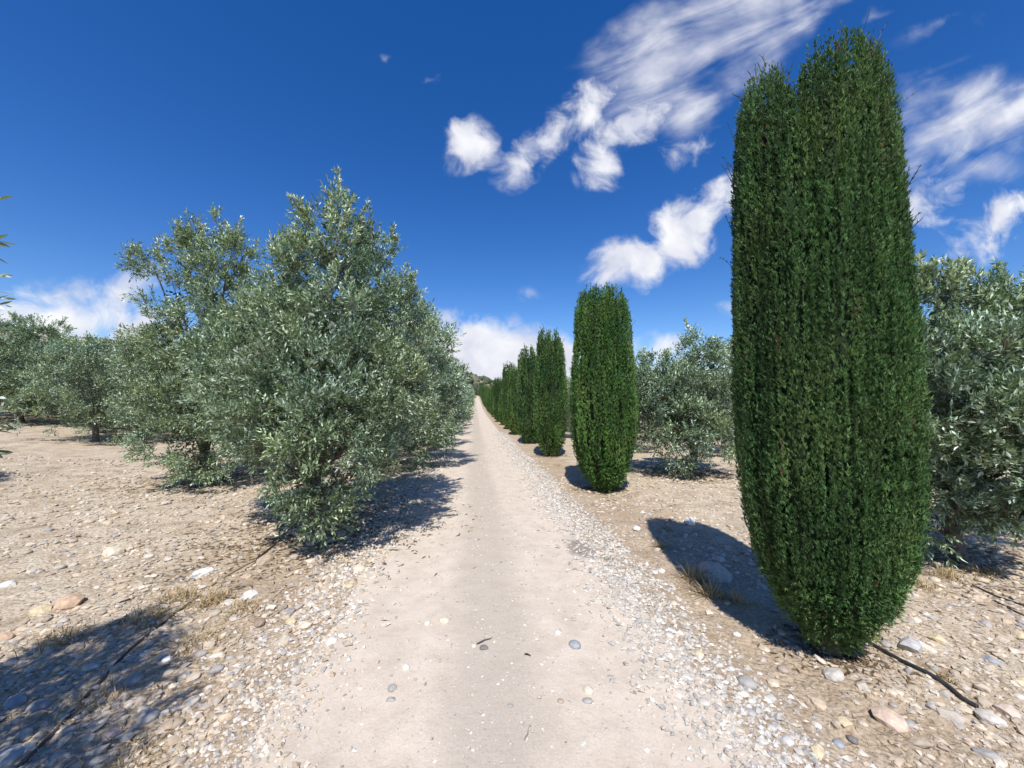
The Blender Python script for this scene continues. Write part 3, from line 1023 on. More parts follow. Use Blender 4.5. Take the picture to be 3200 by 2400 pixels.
for i in range(5):
    for j in range(12):
        x = 8.8 + 3.9 * i + rs.uniform(-.3, .3); y = 7.0 + 4.7 * j + rs.uniform(-.3, .3)
        if x > 1.5 * y + 1 or (x < 9.5 and y < 9):
            continue
        generic_olive(x, y, 3.6 + rs.uniform(-.3, .3), 'olive tree deep in the orchard behind the cypress row', 'olives deep in the orchard', far=(x > 11 or y > 22))

# ------------------------------------------------------------------ cypresses
PROF_T = np.array([0.0, .03, .08, .15, .26, .42, .6, .76, .88, .95, 1.0])
PROF_R = np.array([.18, .38, .64, .84, .97, 1.0, .95, .88, .80, .68, .34])


def build_cypress(name, rs, H, R, cols, n_sprig, blade, bw, nb=5, lowz=0.14, spikes=40, core=True, tone=(1, 1, 1), carve=(), PROF_R=PROF_R):
    """cols: (angle, offset, radius, top) of the upright plumes, as fractions"""
    cols = np.asarray(cols, float)

    def inside(p, skip=None):
        zt = (p[:, 2] - lowz) / (H - lowz)
        q = np.full(len(p), 9.0)
        for i, (a, o, r, top) in enumerate(cols):
            t = zt / top
            f = np.interp(t, PROF_T, PROF_R)
            fo = np.where(t > .42, np.maximum(f, .86), f)
            cx, cy = math.cos(a) * o * R * fo, math.sin(a) * o * R * fo
            d = np.hypot(p[:, 0] - cx, p[:, 1] - cy) / np.maximum(r * R * f, 1e-4)
            d = np.where(t > 1, 9, d)
            if skip is not None:
                d = np.where(skip == i, 9, d)
            q = np.minimum(q, d)
        return q
    P, D, S = [], [], []
    got = 0
    per = 8
    n_sprig //= per
    w = cols[:, 2] * cols[:, 3]
    while got < n_sprig:
        m = int((n_sprig - got) * 2.0) + 100
        i = rs.choice(len(cols), m, p=w / w.sum())
        t = rs.rand(m)
        f = np.interp(t, PROF_T, PROF_R)
        ph = rs.uniform(0, 2 * np.pi, m)
        z = lowz + t * cols[i, 3] * (H - lowz)
        v2 = fbm(np.cos(ph) * 4.5 + i * 5.1, np.sin(ph) * 4.5, z * 0.8, oct=2, seed=27)
        relief = 0.84 + 0.30 * fbm(np.cos(ph) * 2.2 + i * 5.1, np.sin(ph) * 2.2, z * 0.7, oct=3, seed=17) + 0.26 * (.5 - np.abs(2 * v2 - 1) * 1.6)
        dep = rs.rand(m) ** 2.4 * 0.30
        rr = cols[i, 2] * R * f * (relief - dep)
        fo = np.where(t > .42, np.maximum(f, .86), f)
        cx = np.cos(cols[i, 0]) * cols[i, 1] * R * fo; cy = np.sin(cols[i, 0]) * cols[i, 1] * R * fo
        n_ = np.stack([np.cos(ph), np.sin(ph), np.zeros(m)], 1)
        p = np.stack([cx + n_[:, 0] * rr, cy + n_[:, 1] * rr, z + rs.normal(0, .01, m)], 1)
        keep = inside(p, i) > 0.80
        for ca_, cz_, cr_ in carve:
            keep &= np.hypot(np.linalg.norm(p[:, :2] - np.array([math.cos(ca_), math.sin(ca_)]) * R, axis=1), p[:, 2] - cz_) > cr_ * 2
        P.append(p[keep]); D.append(n_[keep]); S.append(dep[keep]); got += int(keep.sum())
    P = np.vstack(P)[:n_sprig]; D = np.vstack(D)[:n_sprig]; S = np.concatenate(S)[:n_sprig]
    # each point becomes a little upright spray of sprigs
    kk = max(blade, .029) / .03
    P0 = P
    P = np.repeat(P, per, 0); D = np.repeat(D, per, 0); S = np.repeat(S, per)
    shade_ = np.repeat(rs.uniform(.6, 1.45, n_sprig) * (.7 + .6 * vnoise(P0[:, 0] * 9, P0[:, 1] * 9, P0[:, 2] * 1.5, seed=6)), per)
    n = len(P)
    hh = np.tile(np.linspace(-.5, .5, per), n_sprig) + rs.normal(0, .12, n)
    tg_ = np.stack([-D[:, 1], D[:, 0], np.zeros(n)], 1)
    wv = (.5 - np.abs(hh))[:, None].clip(.1)
    P = P + np.array([0, 0, .20 * kk]) * hh[:, None] + tg_ * rs.normal(0, .021 * kk, (n, 1)) * wv + D * (.02 * kk * wv + rs.normal(0, .006, (n, 1)))
    P[:, 2] = np.maximum(P[:, 2], .03)
    zt = (P[:, 2] - lowz) / (H - lowz)
    ax = norm(D * rs.uniform(.12, .5, (n, 1)) + np.array([0, 0, 1.0]) + rs.normal(0, .2, (n, 3)))
    lowm = zt < .1
    ax[lowm] = norm(D[lowm] * .9 + np.array([0, 0, .15]) + rs.normal(0, .35, (int(lowm.sum()), 3)))
    a, b = perp_pair(ax, rs)
    ln = blade * rs.uniform(.65, 1.35, n)
    g = Geo()
    ph = np.arange(nb)[None, :] * (2 * np.pi / nb * 2) + rs.uniform(0, 6.28, (n, 1))
    o_ = np.cos(ph)[..., None] * a[:, None] + np.sin(ph)[..., None] * b[:, None]
    st = P[:, None, :] + ax[:, None, :] * (ln[:, None] * (np.arange(nb) / nb)[None, :] * .7)[..., None]
    bd = norm(ax[:, None, :] + o_ * rs.uniform(.3, .9, (n, nb, 1)))
    sd = norm(np.cross(bd, rs.normal(size=(n, nb, 3))))
    bl = (ln[:, None] * rs.uniform(.6, 1.0, (n, nb)))[..., None]
    V = np.stack([st - sd * bw * .5, st + sd * bw * .5, st + bd * bl], 2).reshape(-1, 3)
    tn = fbm(P[:, 0] * 3 + P[:, 1], P[:, 1] * 3, P[:, 2] * 1.2, oct=3, seed=4)
    base = np.array([0.062, 0.128, 0.042]) * (1 - .0 * S[:, None])
    yel = np.array([0.155, 0.228, 0.075])
    mixf = np.clip((tn - .42) * 2.6 + rs.normal(0, .22, n), 0, 1)[:, None]
    c = (base + (yel - base) * mixf) * rs.uniform(.8, 1.2, (n, 1)) * shade_[:, None] * np.array(tone)
    dead = np.repeat(rs.rand(n_sprig) < .006, per)
    c[dead] = np.array([.17, .12, .07]) * rs.uniform(.7, 1.2, (int(dead.sum()), 1))
    g.add(V, np.arange(n * nb)[:, None] * 3 + np.array([[0, 1, 2]]), None, np.repeat(c, nb * 3, 0))
    # long shoots standing out of the top and the sides
    idx = np.where(zt > .80)[0]
    idx2 = np.where((zt > .3) & (S < .03))[0]
    pick = np.concatenate([rs.choice(idx, spikes), rs.choice(idx2, spikes // 2)])
    for j in pick:
        top = zt[j] > .8
        d_ = norm(D[j] * (.15 if top else .55) + np.array([0, 0, 1.0]) + rs.normal(0, .1, 3))
        ln_ = rs.uniform(.04, .17) * (1.0 if top else .6) * min(1.4, H / 3.2)
        tt = np.linspace(0, 1, 4)[:, None]
        cv_ = rs.normal(0, .22, 3) * ln_
        pts = P[j] + d_ * ln_ * tt + cv_ * tt * tt
        g.tube(pts, np.linspace(bw * .4, bw * .15, 4), 3, np.array([.09, .085, .05]), cap=False)
        for q in range(12):
            u_ = rs.rand() ** 1.5
            p0 = P[j] + d_ * ln_ * u_ + cv_ * u_ * u_
            dd = norm(d_ + rs.normal(0, .45, 3)); s_ = norm(np.cross(dd, rs.normal(size=3))) * bw * .45
            g.add([p0 - s_, p0 + s_, p0 + dd * blade * rs.uniform(.6, 1.2)], [[0, 1, 2]], None, c[j] * 1.1)
    if core:   # solid dark cores added inside the plumes to block light and gaps
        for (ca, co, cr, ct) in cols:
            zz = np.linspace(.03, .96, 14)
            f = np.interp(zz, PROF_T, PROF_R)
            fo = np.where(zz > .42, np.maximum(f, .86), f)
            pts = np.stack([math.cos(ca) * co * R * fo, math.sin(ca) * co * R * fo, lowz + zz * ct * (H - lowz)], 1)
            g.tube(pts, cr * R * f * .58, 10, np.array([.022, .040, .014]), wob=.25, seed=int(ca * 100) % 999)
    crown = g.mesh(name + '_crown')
    tg = Geo()
    tg.tube([(0, 0, -.1), (0, 0, .02), (.01, 0, lowz + .25), (0, .01, H * .5)], [R * .17, R * .13, R * .1, R * .04], 8, np.array([.15, .115, .085]), wob=.3, seed=2)
    for q in range(7):   # bare stems spreading under the crown
        an = q * .9 + rs.uniform(-.2, .2)
        e = np.array([math.cos(an) * R * .42, math.sin(an) * R * .42, lowz + rs.uniform(.18, .4)])
        tt = np.linspace(0, 1, 5)[:, None]
        pp = np.array([0, 0, .03]) + (e - np.array([0, 0, .03])) * np.hstack([tt ** 1.3, tt ** 1.3, tt])
        tg.tube(pp, np.linspace(R * .05, R * .02, 5), 5, np.array([.16, .125, .09]))
    return tg.mesh(name + '_trunk', True), crown


def place_cypress(parts, loc, label, rotz=0, scale=(1, 1, 1), group=None, lean=(0, 0)):
    o = bpy.data.objects.new('cypress_tree', None)
    COL.objects.link(o)
    o.location = loc; o.rotation_euler = (lean[0], lean[1], rotz); o.scale = scale
    o.empty_display_size = 0.2
    link('trunk', parts[0], M_BARK, o)
    link('crown', parts[1], M_CYP, o)
    tag(o, label, 'cypress tree', group)
    return o


def rand_cols(rs, n, splittop=.12):
    r = [(0, 0, .78, 1 - rs.uniform(0, splittop))]
    for i in range(n):
        r.append((i * 2 * math.pi / n + rs.uniform(-.3, .3), rs.uniform(.42, .54), rs.uniform(.48, .6), 1 - rs.uniform(0, splittop)))
    return r


rs = np.random.RandomState(5)
c1 = gp(2592, 2035)
th = math.atan2(-c1[1], -c1[0])      # towards the camera, for the split between the two leading plumes
lft = th - math.pi / 2
cols1 = [(th + 1.57, .42, .50, .985), (th + .75, .52, .40, .975), (th + 2.3, .50, .42, .97), (th + 1.2, .62, .34, .96), (th + 1.95, .62, .34, .95),
         (th - 1.57, .62, .36, .995), (th - 1.05, .62, .34, .97), (th - 2.1, .60, .36, .98), (th - .35, .58, .36, .90), (th + .3, .58, .33, .955),
         (th + 3.1, .5, .45, .88), (0, 0, .6, .86)]
PROF_BIG = np.array([.20, .40, .65, .87, .975, 1.0, .97, .93, .88, .80, .50])
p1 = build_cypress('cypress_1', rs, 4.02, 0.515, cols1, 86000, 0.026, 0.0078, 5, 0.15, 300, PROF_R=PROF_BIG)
place_cypress(p1, c1, 'huge dark green cypress column with a cleft top')
c2 = gp(1888, 1532)
p2 = build_cypress('cypress_2', rs, 3.88, 0.575, rand_cols(rs, 8, .06), 29000, 0.044, 0.0145, 5, 0.14, 110, tone=(1.2, 1.28, 1.05))
place_cypress(p2, c2, 'bright green bushy cypress with blunt top, second in the row from the huge one')
c3 = gp(1722, 1424)
th3 = math.atan2(-c3[1], -c3[0])
p3 = build_cypress('cypress_3', rs, 3.85, 0.55, rand_cols(rs, 8, .10), 17000, 0.056, 0.017, 4, 0.16, 80, tone=(1.2, 1.2, 1.1), carve=[(th3 + .15, 2.15, .13), (th3 + .05, 2.02, .1)])
place_cypress(p3, c3, 'slim upright cypress, third in the row counted from the huge one')
cv = []
for i in range(4):
    cv.append(build_cypress('cypress_v%d' % i, rs, 3.7, 0.455, rand_cols(rs, 7, [.05, .16, .1, .2][i]), 8500, 0.085, 0.024, 4, 0.16, 26, tone=[(1.25, 1.2, 1.1), (1.4, 1.3, 1.2), (1.1, 1.1, 1.15), (1.3, 1.3, 1.1)][i]))
for k in range(3, 37):
    y = 2.55 + 4.58 * k
    x = 2.26 + rs.uniform(-.08, .08)
    h = {3: 3.75, 4: 3.4, 5: 4.0, 6: 3.35, 7: 3.6, 8: 3.8}.get(k, 3.5 + rs.uniform(-.45, .4))
    lab = ('%s cypress in the row, counted from the huge one' % ordn[k - 1]) if k < 10 else 'small distant cypress where the row closes into a green hedge'
    place_cypress(cv[[1, 0, 3, 2][k % 4]], (x, y, float(gz(x, y)) - .01), lab, rs.uniform(0, 6.28), (1 + rs.uniform(-.12, .14),) * 2 + (h / 3.7,),
                  None if k < 10 else 'far cypresses of the row', lean=(rs.normal(0, .018), rs.normal(0, .018)))

# pale spray of olive leaning out between the cypresses, and the red shrub at the end
# ------------------------------------------------------------------ far scrub
def shrub(name, loc, rx, rz, n, leaf, cols, label, cat, rs, group=None):
    g = Geo()
    nn = rand_unit(rs, n); nn[:, 2] = np.abs(nn[:, 2])
    p = nn * np.array([rx, rx, rz]) * (rs.rand(n, 1) ** .5) * (.7 + .5 * vnoise(nn[:, 0] * 3, nn[:, 1] * 3, nn[:, 2] * 3)[:, None])
    a, b = perp_pair(rand_unit(rs, n), rs)
    s = leaf * rs.uniform(.6, 1.3, (n, 1))
    V = np.stack([p - a * s, p + b * s * .45, p + a * s, p - b * s * .45], 1).reshape(-1, 3)
    cc = np.array(cols)[rs.randint(len(cols), size=n)] * rs.uniform(.8, 1.2, (n, 1))
    g.add(V, None, np.arange(n)[:, None] * 4 + np.array([[0, 1, 2, 3]]), np.repeat(cc, 4, 0))
    o = bpy.data.objects.new(name, None); COL.objects.link(o); o.location = loc; o.empty_display_size = .2
    link('foliage', g.mesh(name + '_foliage'), M_CYP, o)
    sg = Geo()
    for k in range(5):
        an = k * 1.26
        e = np.array([math.cos(an) * rx * .5, math.sin(an) * rx * .5, rz * .6])
        sg.tube(np.array([0, 0, -.05]) + e * np.linspace(0, 1, 4)[:, None], np.linspace(.03, .01, 4) * rx, 5, np.array([.15, .11, .08]))
    link('stem', sg.mesh(name + '_stem'), M_BARK, o)
    return tag(o, label, cat, group)


rs = np.random.RandomState(77)
ye = 158
shrub('red_shrub', (-.6, ye + 4, float(gz(-.6, ye + 4))), 1.7, 2.4, 900, .22, [(.16, .045, .035), (.2, .07, .05), (.1, .05, .035)], 'dark red shrub at the far end of the track', 'shrub', rs)
shrub('green_shrub', (1.0, ye, float(gz(1.0, ye))), 1.5, 1.1, 600, .2, [(.07, .13, .03), (.1, .16, .05)], 'low bright green shrub at the far end of the track', 'shrub', rs)
for k, (x, y, s, h) in enumerate([(-5, 172, 4, 5), (4.5, 176, 4, 4.6), (-1, 182, 4, 4.2), (-10, 178, 4.5, 5)]):
    shrub('green_shrub', (x, y, float(gz(x, y))), s, h, 1500, .35, [(.10, .13, .07), (.15, .18, .11), (.08, .11, .05)], 'large grey-green bush closing the view behind the end of the track', 'bush', rs, 'bushes behind the track end')


def scrub(name, cov, n, size, label, seed, cond):
    rs = np.random.RandomState(seed)
    v = cov[cond(cov)]
    p = v[rs.randint(len(v), size=n)] + np.c_[rs.normal(0, 2.5, (n, 2)), np.zeros(n)]
    s = size * rs.uniform(.5, 1.4, (n, 1, 1))
    V = ICO0[0][None] * s * rs.uniform(.7, 1.25, (n, len(ICO0[0]), 1)) * np.array([1, 1, .8]) + p[:, None, :] + np.array([0, 0, .4]) * s
    cc = np.array([(.09, .115, .06), (.13, .15, .09), (.06, .085, .04)])[rs.randint(3, size=n)] * rs.uniform(.8, 1.25, (n, 1))
    f = ICO0[1][None] + (np.arange(n) * len(ICO0[0]))[:, None, None]
    me = np_mesh(name, V.reshape(-1, 3), f.reshape(-1, 3), np.repeat(cc, len(ICO0[0]), 0))
    tag(link(name, me, M_CYP), label, 'scrub', kind='stuff')


scrub('hill_scrub', hv1, 1700, 2.6, 'grey-green bushes and olives covering the far hill above the track', 1, lambda c: (c[:, 2] > 2) & (c[:, 1] < 640))
scrub('hill_scrub', hv2, 900, 3.5, 'dark scrub dotted over the bare hill behind the grove', 2, lambda c: (c[:, 2] > 10) & (c[:, 1] < 460))

# ------------------------------------------------------------------ stones
PAL = np.array([(.56, .46, .34), (.60, .50, .38), (.52, .42, .31), (.60, .53, .43), (.48, .40, .31), (.42, .38, .34), (.56, .44, .31), (.62, .55, .45)])
GRAVEL = np.array([(.66, .61, .53), (.62, .57, .49), (.70, .66, .58), (.54, .50, .44), (.63, .55, .45), (.48, .45, .41)])
EXCL = [(c1[0], c1[1], .09), (c2[0], c2[1], .1)]


def pebbles(name, x, y, size, pal, rs, label, cat='pebbles', sub=ICO0, flat=.6, sink=.25):
    n = len(x)
    z = surf(x, y)
    v0, f0 = sub
    j = rs.uniform(.72, 1.28, (n, len(v0), 1))
    ax = np.stack([rs.uniform(.8, 1.45, n), rs.uniform(.7, 1.1, n), flat * rs.uniform(.6, 1.3, n)], 1)
    a = rs.uniform(0, 6.28, n); ca, sa = np.cos(a), np.sin(a)
    tl = rs.normal(0, .22, n); ct, st = np.cos(tl), np.sin(tl)
    p = v0[None] * j * ax[:, None, :] * size[:, None, None]
    px_, py_, pz_ = p[..., 0], p[..., 1], p[..., 2]
    px_, pz_ = px_ * ct[:, None] - pz_ * st[:, None], px_ * st[:, None] + pz_ * ct[:, None]
    X = px_ * ca[:, None] - py_ * sa[:, None] + x[:, None]
    Y = px_ * sa[:, None] + py_ * ca[:, None] + y[:, None]
    Z = pz_ + (z + size * ax[:, 2] * (1 - 2 * sink) * .6)[:, None]
    V = np.stack([X, Y, Z], -1).reshape(-1, 3)
    cc = pal[rs.randint(len(pal), size=n)] * rs.uniform(.72, 1.12, (n, 1))
    f = (f0[None] + (np.arange(n) * len(v0))[:, None, None]).reshape(-1, 3)
    me = np_mesh(name, V, f, np.repeat(cc, len(v0), 0))
    return tag(link(name, me, M_STONE), label, cat, kind='stuff')


rs = np.random.RandomState(99)


def scatter(n, ylo, yhi, xf, power=1.0):
    """more stones near the camera, where they can be told apart"""
    uu = rs.rand(n) ** power
    y = ylo * (yhi / ylo) ** uu
    return y


# left field
n = 13500
y = scatter(n, 1.0, 11, None)
x = -1.25 - rs.rand(n) ** 1.15 * (y * 1.12 + .2 - .6).clip(1.0)
k = fbm(x * 1.1, y * 1.1, oct=3, seed=61) + rs.normal(0, .08, n) > .36
x, y = x[k], y[k]
sz = (.0055 + .0026 * y) * np.exp(rs.normal(0, .45, len(x)))
pebbles('field_pebbles', x, y, np.clip(sz, .004, .04), PAL, rs, 'countless small tan stones strewn over the bare ground under the olives', flat=.5)
# right field
n = 11000
y = scatter(n, 1.0, 9, None)
x = 1.75 + rs.rand(n) ** 1.1 * (y * 1.45 - .9).clip(.9)
k = fbm(x * 1.3, y * 1.3, oct=3, seed=71) + rs.normal(0, .08, n) + .22 * sstep(x, 1.9, 3.0) - .12 + .12 * sstep(-y, -1.9, -1.2) > .45
x, y = x[k], y[k]
sz = (.006 + .0025 * y) * np.exp(rs.normal(0, .48, len(x)))
pebbles('field_pebbles', x, y, np.clip(sz, .004, .04), PAL, rs, 'countless small tan stones strewn over the soil around the cypresses', flat=.5)
# gravel verges
n = 11000
y = scatter(n, .95, 22, None)
x = 1.38 + rs.normal(0, .21, n) + .05 * np.sin(y * 1.7)
sz = (.0055 + .0026 * y) * np.exp(rs.normal(0, .38, n))
pebbles('gravel', x, y, np.clip(sz, .004, .022), np.vstack([GRAVEL * .96, GRAVEL * .86]), rs, 'pale gravel swept into a strip along the cypress side of the track', 'gravel', (OCT_V, OCT_F), .7)
n = 8500
y = scatter(n, .95, 22, None)
x = -1.12 + rs.normal(0, .19, n) + .05 * np.sin(y * 1.3)
sz = (.0055 + .0026 * y) * np.exp(rs.normal(0, .38, n))
pebbles('gravel', x, y, np.clip(sz, .005, .028), np.vstack([GRAVEL, PAL]), rs, 'pale gravel swept into a strip along the olive side of the track', 'gravel', (OCT_V, OCT_F), .7)
n = 4200
y = scatter(n, .95, 16, None)
x = .12 + rs.normal(0, .62, n)
k = np.abs(x - .12) < 1.2
x, y = x[k], y[k]
sz = (.0028 + .0014 * y) * np.exp(rs.normal(0, .4, len(x)))
pebbles('grit', x, y, np.clip(sz, .002, .014), GRAVEL * .92, rs, 'fine grit lying loose on the beaten track', 'gravel', (OCT_V, OCT_F), .6)


def stone_mesh(seed, kind):
    r = np.random.RandomState(seed)
    v, f = ICO1
    d = v.copy()
    if kind == 'round':
        k = 1 + .16 * (fbm(v[:, 0] * 1.3 + seed, v[:, 1] * 1.3, v[:, 2] * 1.3, oct=2, seed=seed) - .5)
        p = d * k[:, None]
    else:
        p = d * (1 + .1 * (fbm(v[:, 0] * 1.6 + seed, v[:, 1] * 1.6, v[:, 2] * 1.6, oct=2, seed=seed)[:, None] - .5))
        for q in range(7):
            nrm = norm(r.normal(size=3)); lim = r.uniform(.55, .8)
            ov = np.clip(p @ nrm - lim, 0, None)
            p = p - ov[:, None] * nrm
    return p, f


def stone(px, py, w, h, color, label=None, kind='angular', seed=1, flat=.55, group=None, cat='stone', rot=None, name='stone'):
    """a stone w px long and h px deep as seen, on the ground under the pixel"""
    p = gp(px, py)
    p[2] = float(surf(p[0], p[1]))
    d = float((p - np.array([0, 0, CAM_H])) @ ray(1600, 1200))
    hw = w * d / F * .5
    foreshort = max(.25, min(1.0, (CAM_H / np.linalg.norm(p - np.array([0, 0, CAM_H])))))
    hd = min(max(h * d / F * .5 / foreshort * .75, hw * .55), hw * 1.25)
    hz = flat * min(hw, hd)
    v, f = stone_mesh(seed, kind)
    me = np_mesh('stone', v * np.array([hw, hd, hz]), f, np.array(color) * np.ones((len(v), 1)), kind == 'round')
    o = link(name, me, M_STONE)
    o.location = (p[0], p[1], p[2] + hz * .2)
    r = np.random.RandomState(seed)
    ang = math.atan2(p[0], p[1])
    o.rotation_euler = (r.uniform(-.1, .1), r.uniform(-.1, .1), -ang + (r.uniform(-.25, .25) if rot is None else rot))
    return tag(o, label, cat, group)


TAN, CREAM, YEL, WHITE, GREY, BLUEG, BROWN, ORANGE, PINK, DARK = (.42, .33, .24), (.66, .57, .43), (.62, .51, .33), (.68, .64, .57), (.37, .35, .32), (.33, .34, .35), (.33, .25, .18), (.52, .37, .25), (.58, .46, .37), (.2, .18, .165)
named = [
    (825, 1755, 66, 48, TAN, 'blocky brown stone touching the tan cane under the pointed olive', 'angular'),
    (1122, 1780, 40, 30, CREAM, 'rounded cream stone just outside the pointed olive tree\'s shadow', 'round'),
    (1092, 1833, 28, 22, YEL, 'small yellow stone below the rounded cream one', 'round'),
    (778, 1866, 54, 28, WHITE, 'jagged white stone beside the dry grass over the hose', 'angular'),
    (812, 1948, 44, 34, BROWN, 'square brown stone among gravel below the jagged white one', 'angular'),
    (912, 1944, 34, 24, YEL, 'yellow lump of stone at the gravel edge beside a thin bare twig', 'angular'),
    (958, 1956, 42, 26, CREAM, 'slanting cream stone next to the yellow lump', 'angular'),
    (1035, 2022, 38, 28, WHITE, 'white stone lying on the gravel strip on the olive side', 'round'),
    (1335, 1962, 22, 18, WHITE, 'small round white stone on the track beside a broken cream one', 'round'),
    (1390, 1958, 42, 24, CREAM, 'broken cream stone on the track', 'angular'),
    (1268, 2103, 24, 34, WHITE, 'oblong white pebble embedded in the olive-side wheel track', 'round'),
    (1228, 2165, 34, 26, GREY, 'grey slab set flush in the olive-side wheel track', 'angular'),
    (1222, 2200, 32, 22, GREY, 'darker grey slab touching the one set flush in the track', 'angular'),
    (1512, 2045, 30, 20, DARK, 'dark grey stone on the loose strip between the wheel tracks', 'angular'),
    (1481, 2037, 16, 12, WHITE, 'tiny white pebble next to the dark stone between the wheel tracks', 'round'),
    (1743, 1998, 22, 18, WHITE, 'small white stone in the cypress-side wheel track', 'round'),
    (1796, 2034, 40, 30, BLUEG, 'bluish grey stone embedded in the cypress-side wheel track', 'round'),
    (1838, 2178, 34, 40, CREAM, 'egg-shaped cream stone on the track', 'round'),
    (1836, 2212, 34, 20, GREY, 'grey stone below the egg-shaped cream one', 'round'),
    (1752, 2216, 22, 16, TAN, 'small tan pebble across from the egg-shaped stone', 'round'),
    (1595, 2233, 26, 16, GREY, 'lone flat grey stone in the middle of the track', 'angular'),
    (220, 1886, 84, 34, ORANGE, 'rusty orange flat stone on the bare ground', 'angular'),
    (128, 1912, 54, 30, YEL, 'yellowish flat stone close to the rusty orange one', 'angular'),
    (8, 1998, 54, 36, ORANGE, 'orange-pink stone at the border of the olive\'s shade', 'angular'),
    (30, 1830, 44, 22, WHITE, 'bleached white stone on the bare ground', 'angular'),
    (350, 1730, 62, 24, CREAM, 'long cream slab on the bare ground', 'angular'),
    (630, 1795, 70, 24, WHITE, 'pale slab stone a step away from the tan cane', 'angular'),
    (460, 2245, 62, 40, GREY, 'oval grey stone in the olive\'s shade near the gravel', 'round'),
    (540, 2268, 62, 36, TAN, 'oval brown stone half in sun beside the oval grey one', 'round'),
    (355, 2292, 56, 36, (.36, .29, .27), 'pinkish stone in the olive\'s shade', 'angular'),
    (522, 2062, 28, 18, (.85, .85, .86), 'bright white stone at the shade border', 'round'),
    (518, 2042, 30, 16, GREY, 'pale grey stone behind the bright white one', 'angular'),
    (415, 2130, 54, 40, GREY, 'smooth grey stone in the shade close to the black hose', 'round'),
    (235, 2030, 46, 34, TAN, 'rounded tan stone at the shade border', 'round'),
    (148, 2038, 36, 36, GREY, 'upright grey stone in the shade', 'angular'),
    (52, 2195, 60, 44, BLUEG, 'large blue-grey stone deep in the olive\'s shade', 'angular'),
    (122, 2212, 56, 40, GREY, 'rounded grey stone next to the large blue-grey one in the shade', 'round'),
    (105, 2248, 60, 34, BROWN, 'flat dark stone below the blue-grey one in the shade', 'angular'),
    (25, 2370, 80, 60, BLUEG, 'blue-grey boulder poking out under the black hose', 'round'),
    (2238, 1800, 118, 62, (.50, .44, .37), 'large pale boulder lying in the huge cypress\'s shadow', 'angular'),
    (2335, 2137, 58, 40, GREY, 'smooth grey oval stone on the gravel strip below the huge cypress', 'round'),
    (2600, 2107, 62, 50, (.5, .46, .4), 'angular grey-white stone on bare soil below the huge cypress', 'angular'),
    (2776, 2257, 94, 66, (.60, .46, .35), 'large flat orange-pink stone below the black hose', 'angular'),
    (2642, 2260, 44, 36, YEL, 'yellow stone beside the large orange-pink one', 'angular'),
    (2666, 2312, 36, 28, DARK, 'dark brown stone below the yellow one', 'angular'),
    (2621, 2327, 34, 28, BLUEG, 'blue-grey stone between the dark brown and the white one', 'round'),
    (2552, 2268, 28, 24, WHITE, 'small white stone on the cypress-side gravel edge', 'angular'),
    (2552, 2352, 60, 52, YEL, 'triangular yellow stone at the cypress-side gravel edge', 'angular'),
    (2462, 2317, 38, 28, (.55, .53, .5), 'pale grey stone on the cypress-side gravel strip', 'round'),
    (2842, 2264, 32, 22, GREY, 'little grey pebble touching the large orange-pink stone', 'round'),
    (2156, 1634, 46, 24, WHITE, 'flat white stone on open soil beyond the huge cypress\'s shadow', 'angular'),
    (1985, 1654, 34, 26, WHITE, 'white lump of stone at the tip of the huge cypress\'s shadow', 'angular'),
    (2044, 1789, 24, 14, WHITE, 'white chip of stone on the gravel beside a slightly larger white one', 'angular'),
    (2066, 1785, 26, 14, WHITE, 'longer white chip of stone on the gravel, one of a pair', 'angular'),
    (2302, 1984, 26, 16, WHITE, 'white pebble on soil beside the dark shadow edge', 'round'),
    (2184, 2046, 32, 24, YEL, 'yellow pebble among the cypress-side gravel', 'round'),
    (2842, 2022, 76, 44, (.46, .44, .42), 'long grey slab beside the black hose', 'angular'),
    (2925, 1998, 56, 24, YEL, 'yellowish flake of stone above the long grey slab', 'angular'),
    (3100, 2068, 60, 22, BLUEG, 'dark slaty splinter of stone on the soil above the hose', 'angular'),
    (3092, 2252, 74, 50, (.58, .53, .46), 'pale broad stone past the end of the black hose', 'angular'),
    (3146, 2224, 66, 36, PINK, 'pinkish stone behind the pale broad one', 'angular'),
    (3185, 1990, 46, 24, YEL, 'yellow stone on soil under the twiggy olive', 'angular'),
    (3080, 2360, 70, 40, GREY, 'grey stone with brown edge below the pale broad one', 'angular'),
    (3190, 2135, 40, 26, YEL, 'sharp yellow stone between slaty splinter and pinkish stone', 'angular'),
]
for i, (px, py, w, h, c, lab, kd) in enumerate(named):
    stone(px, py, w, h, c, lab, kd, seed=i + 3)
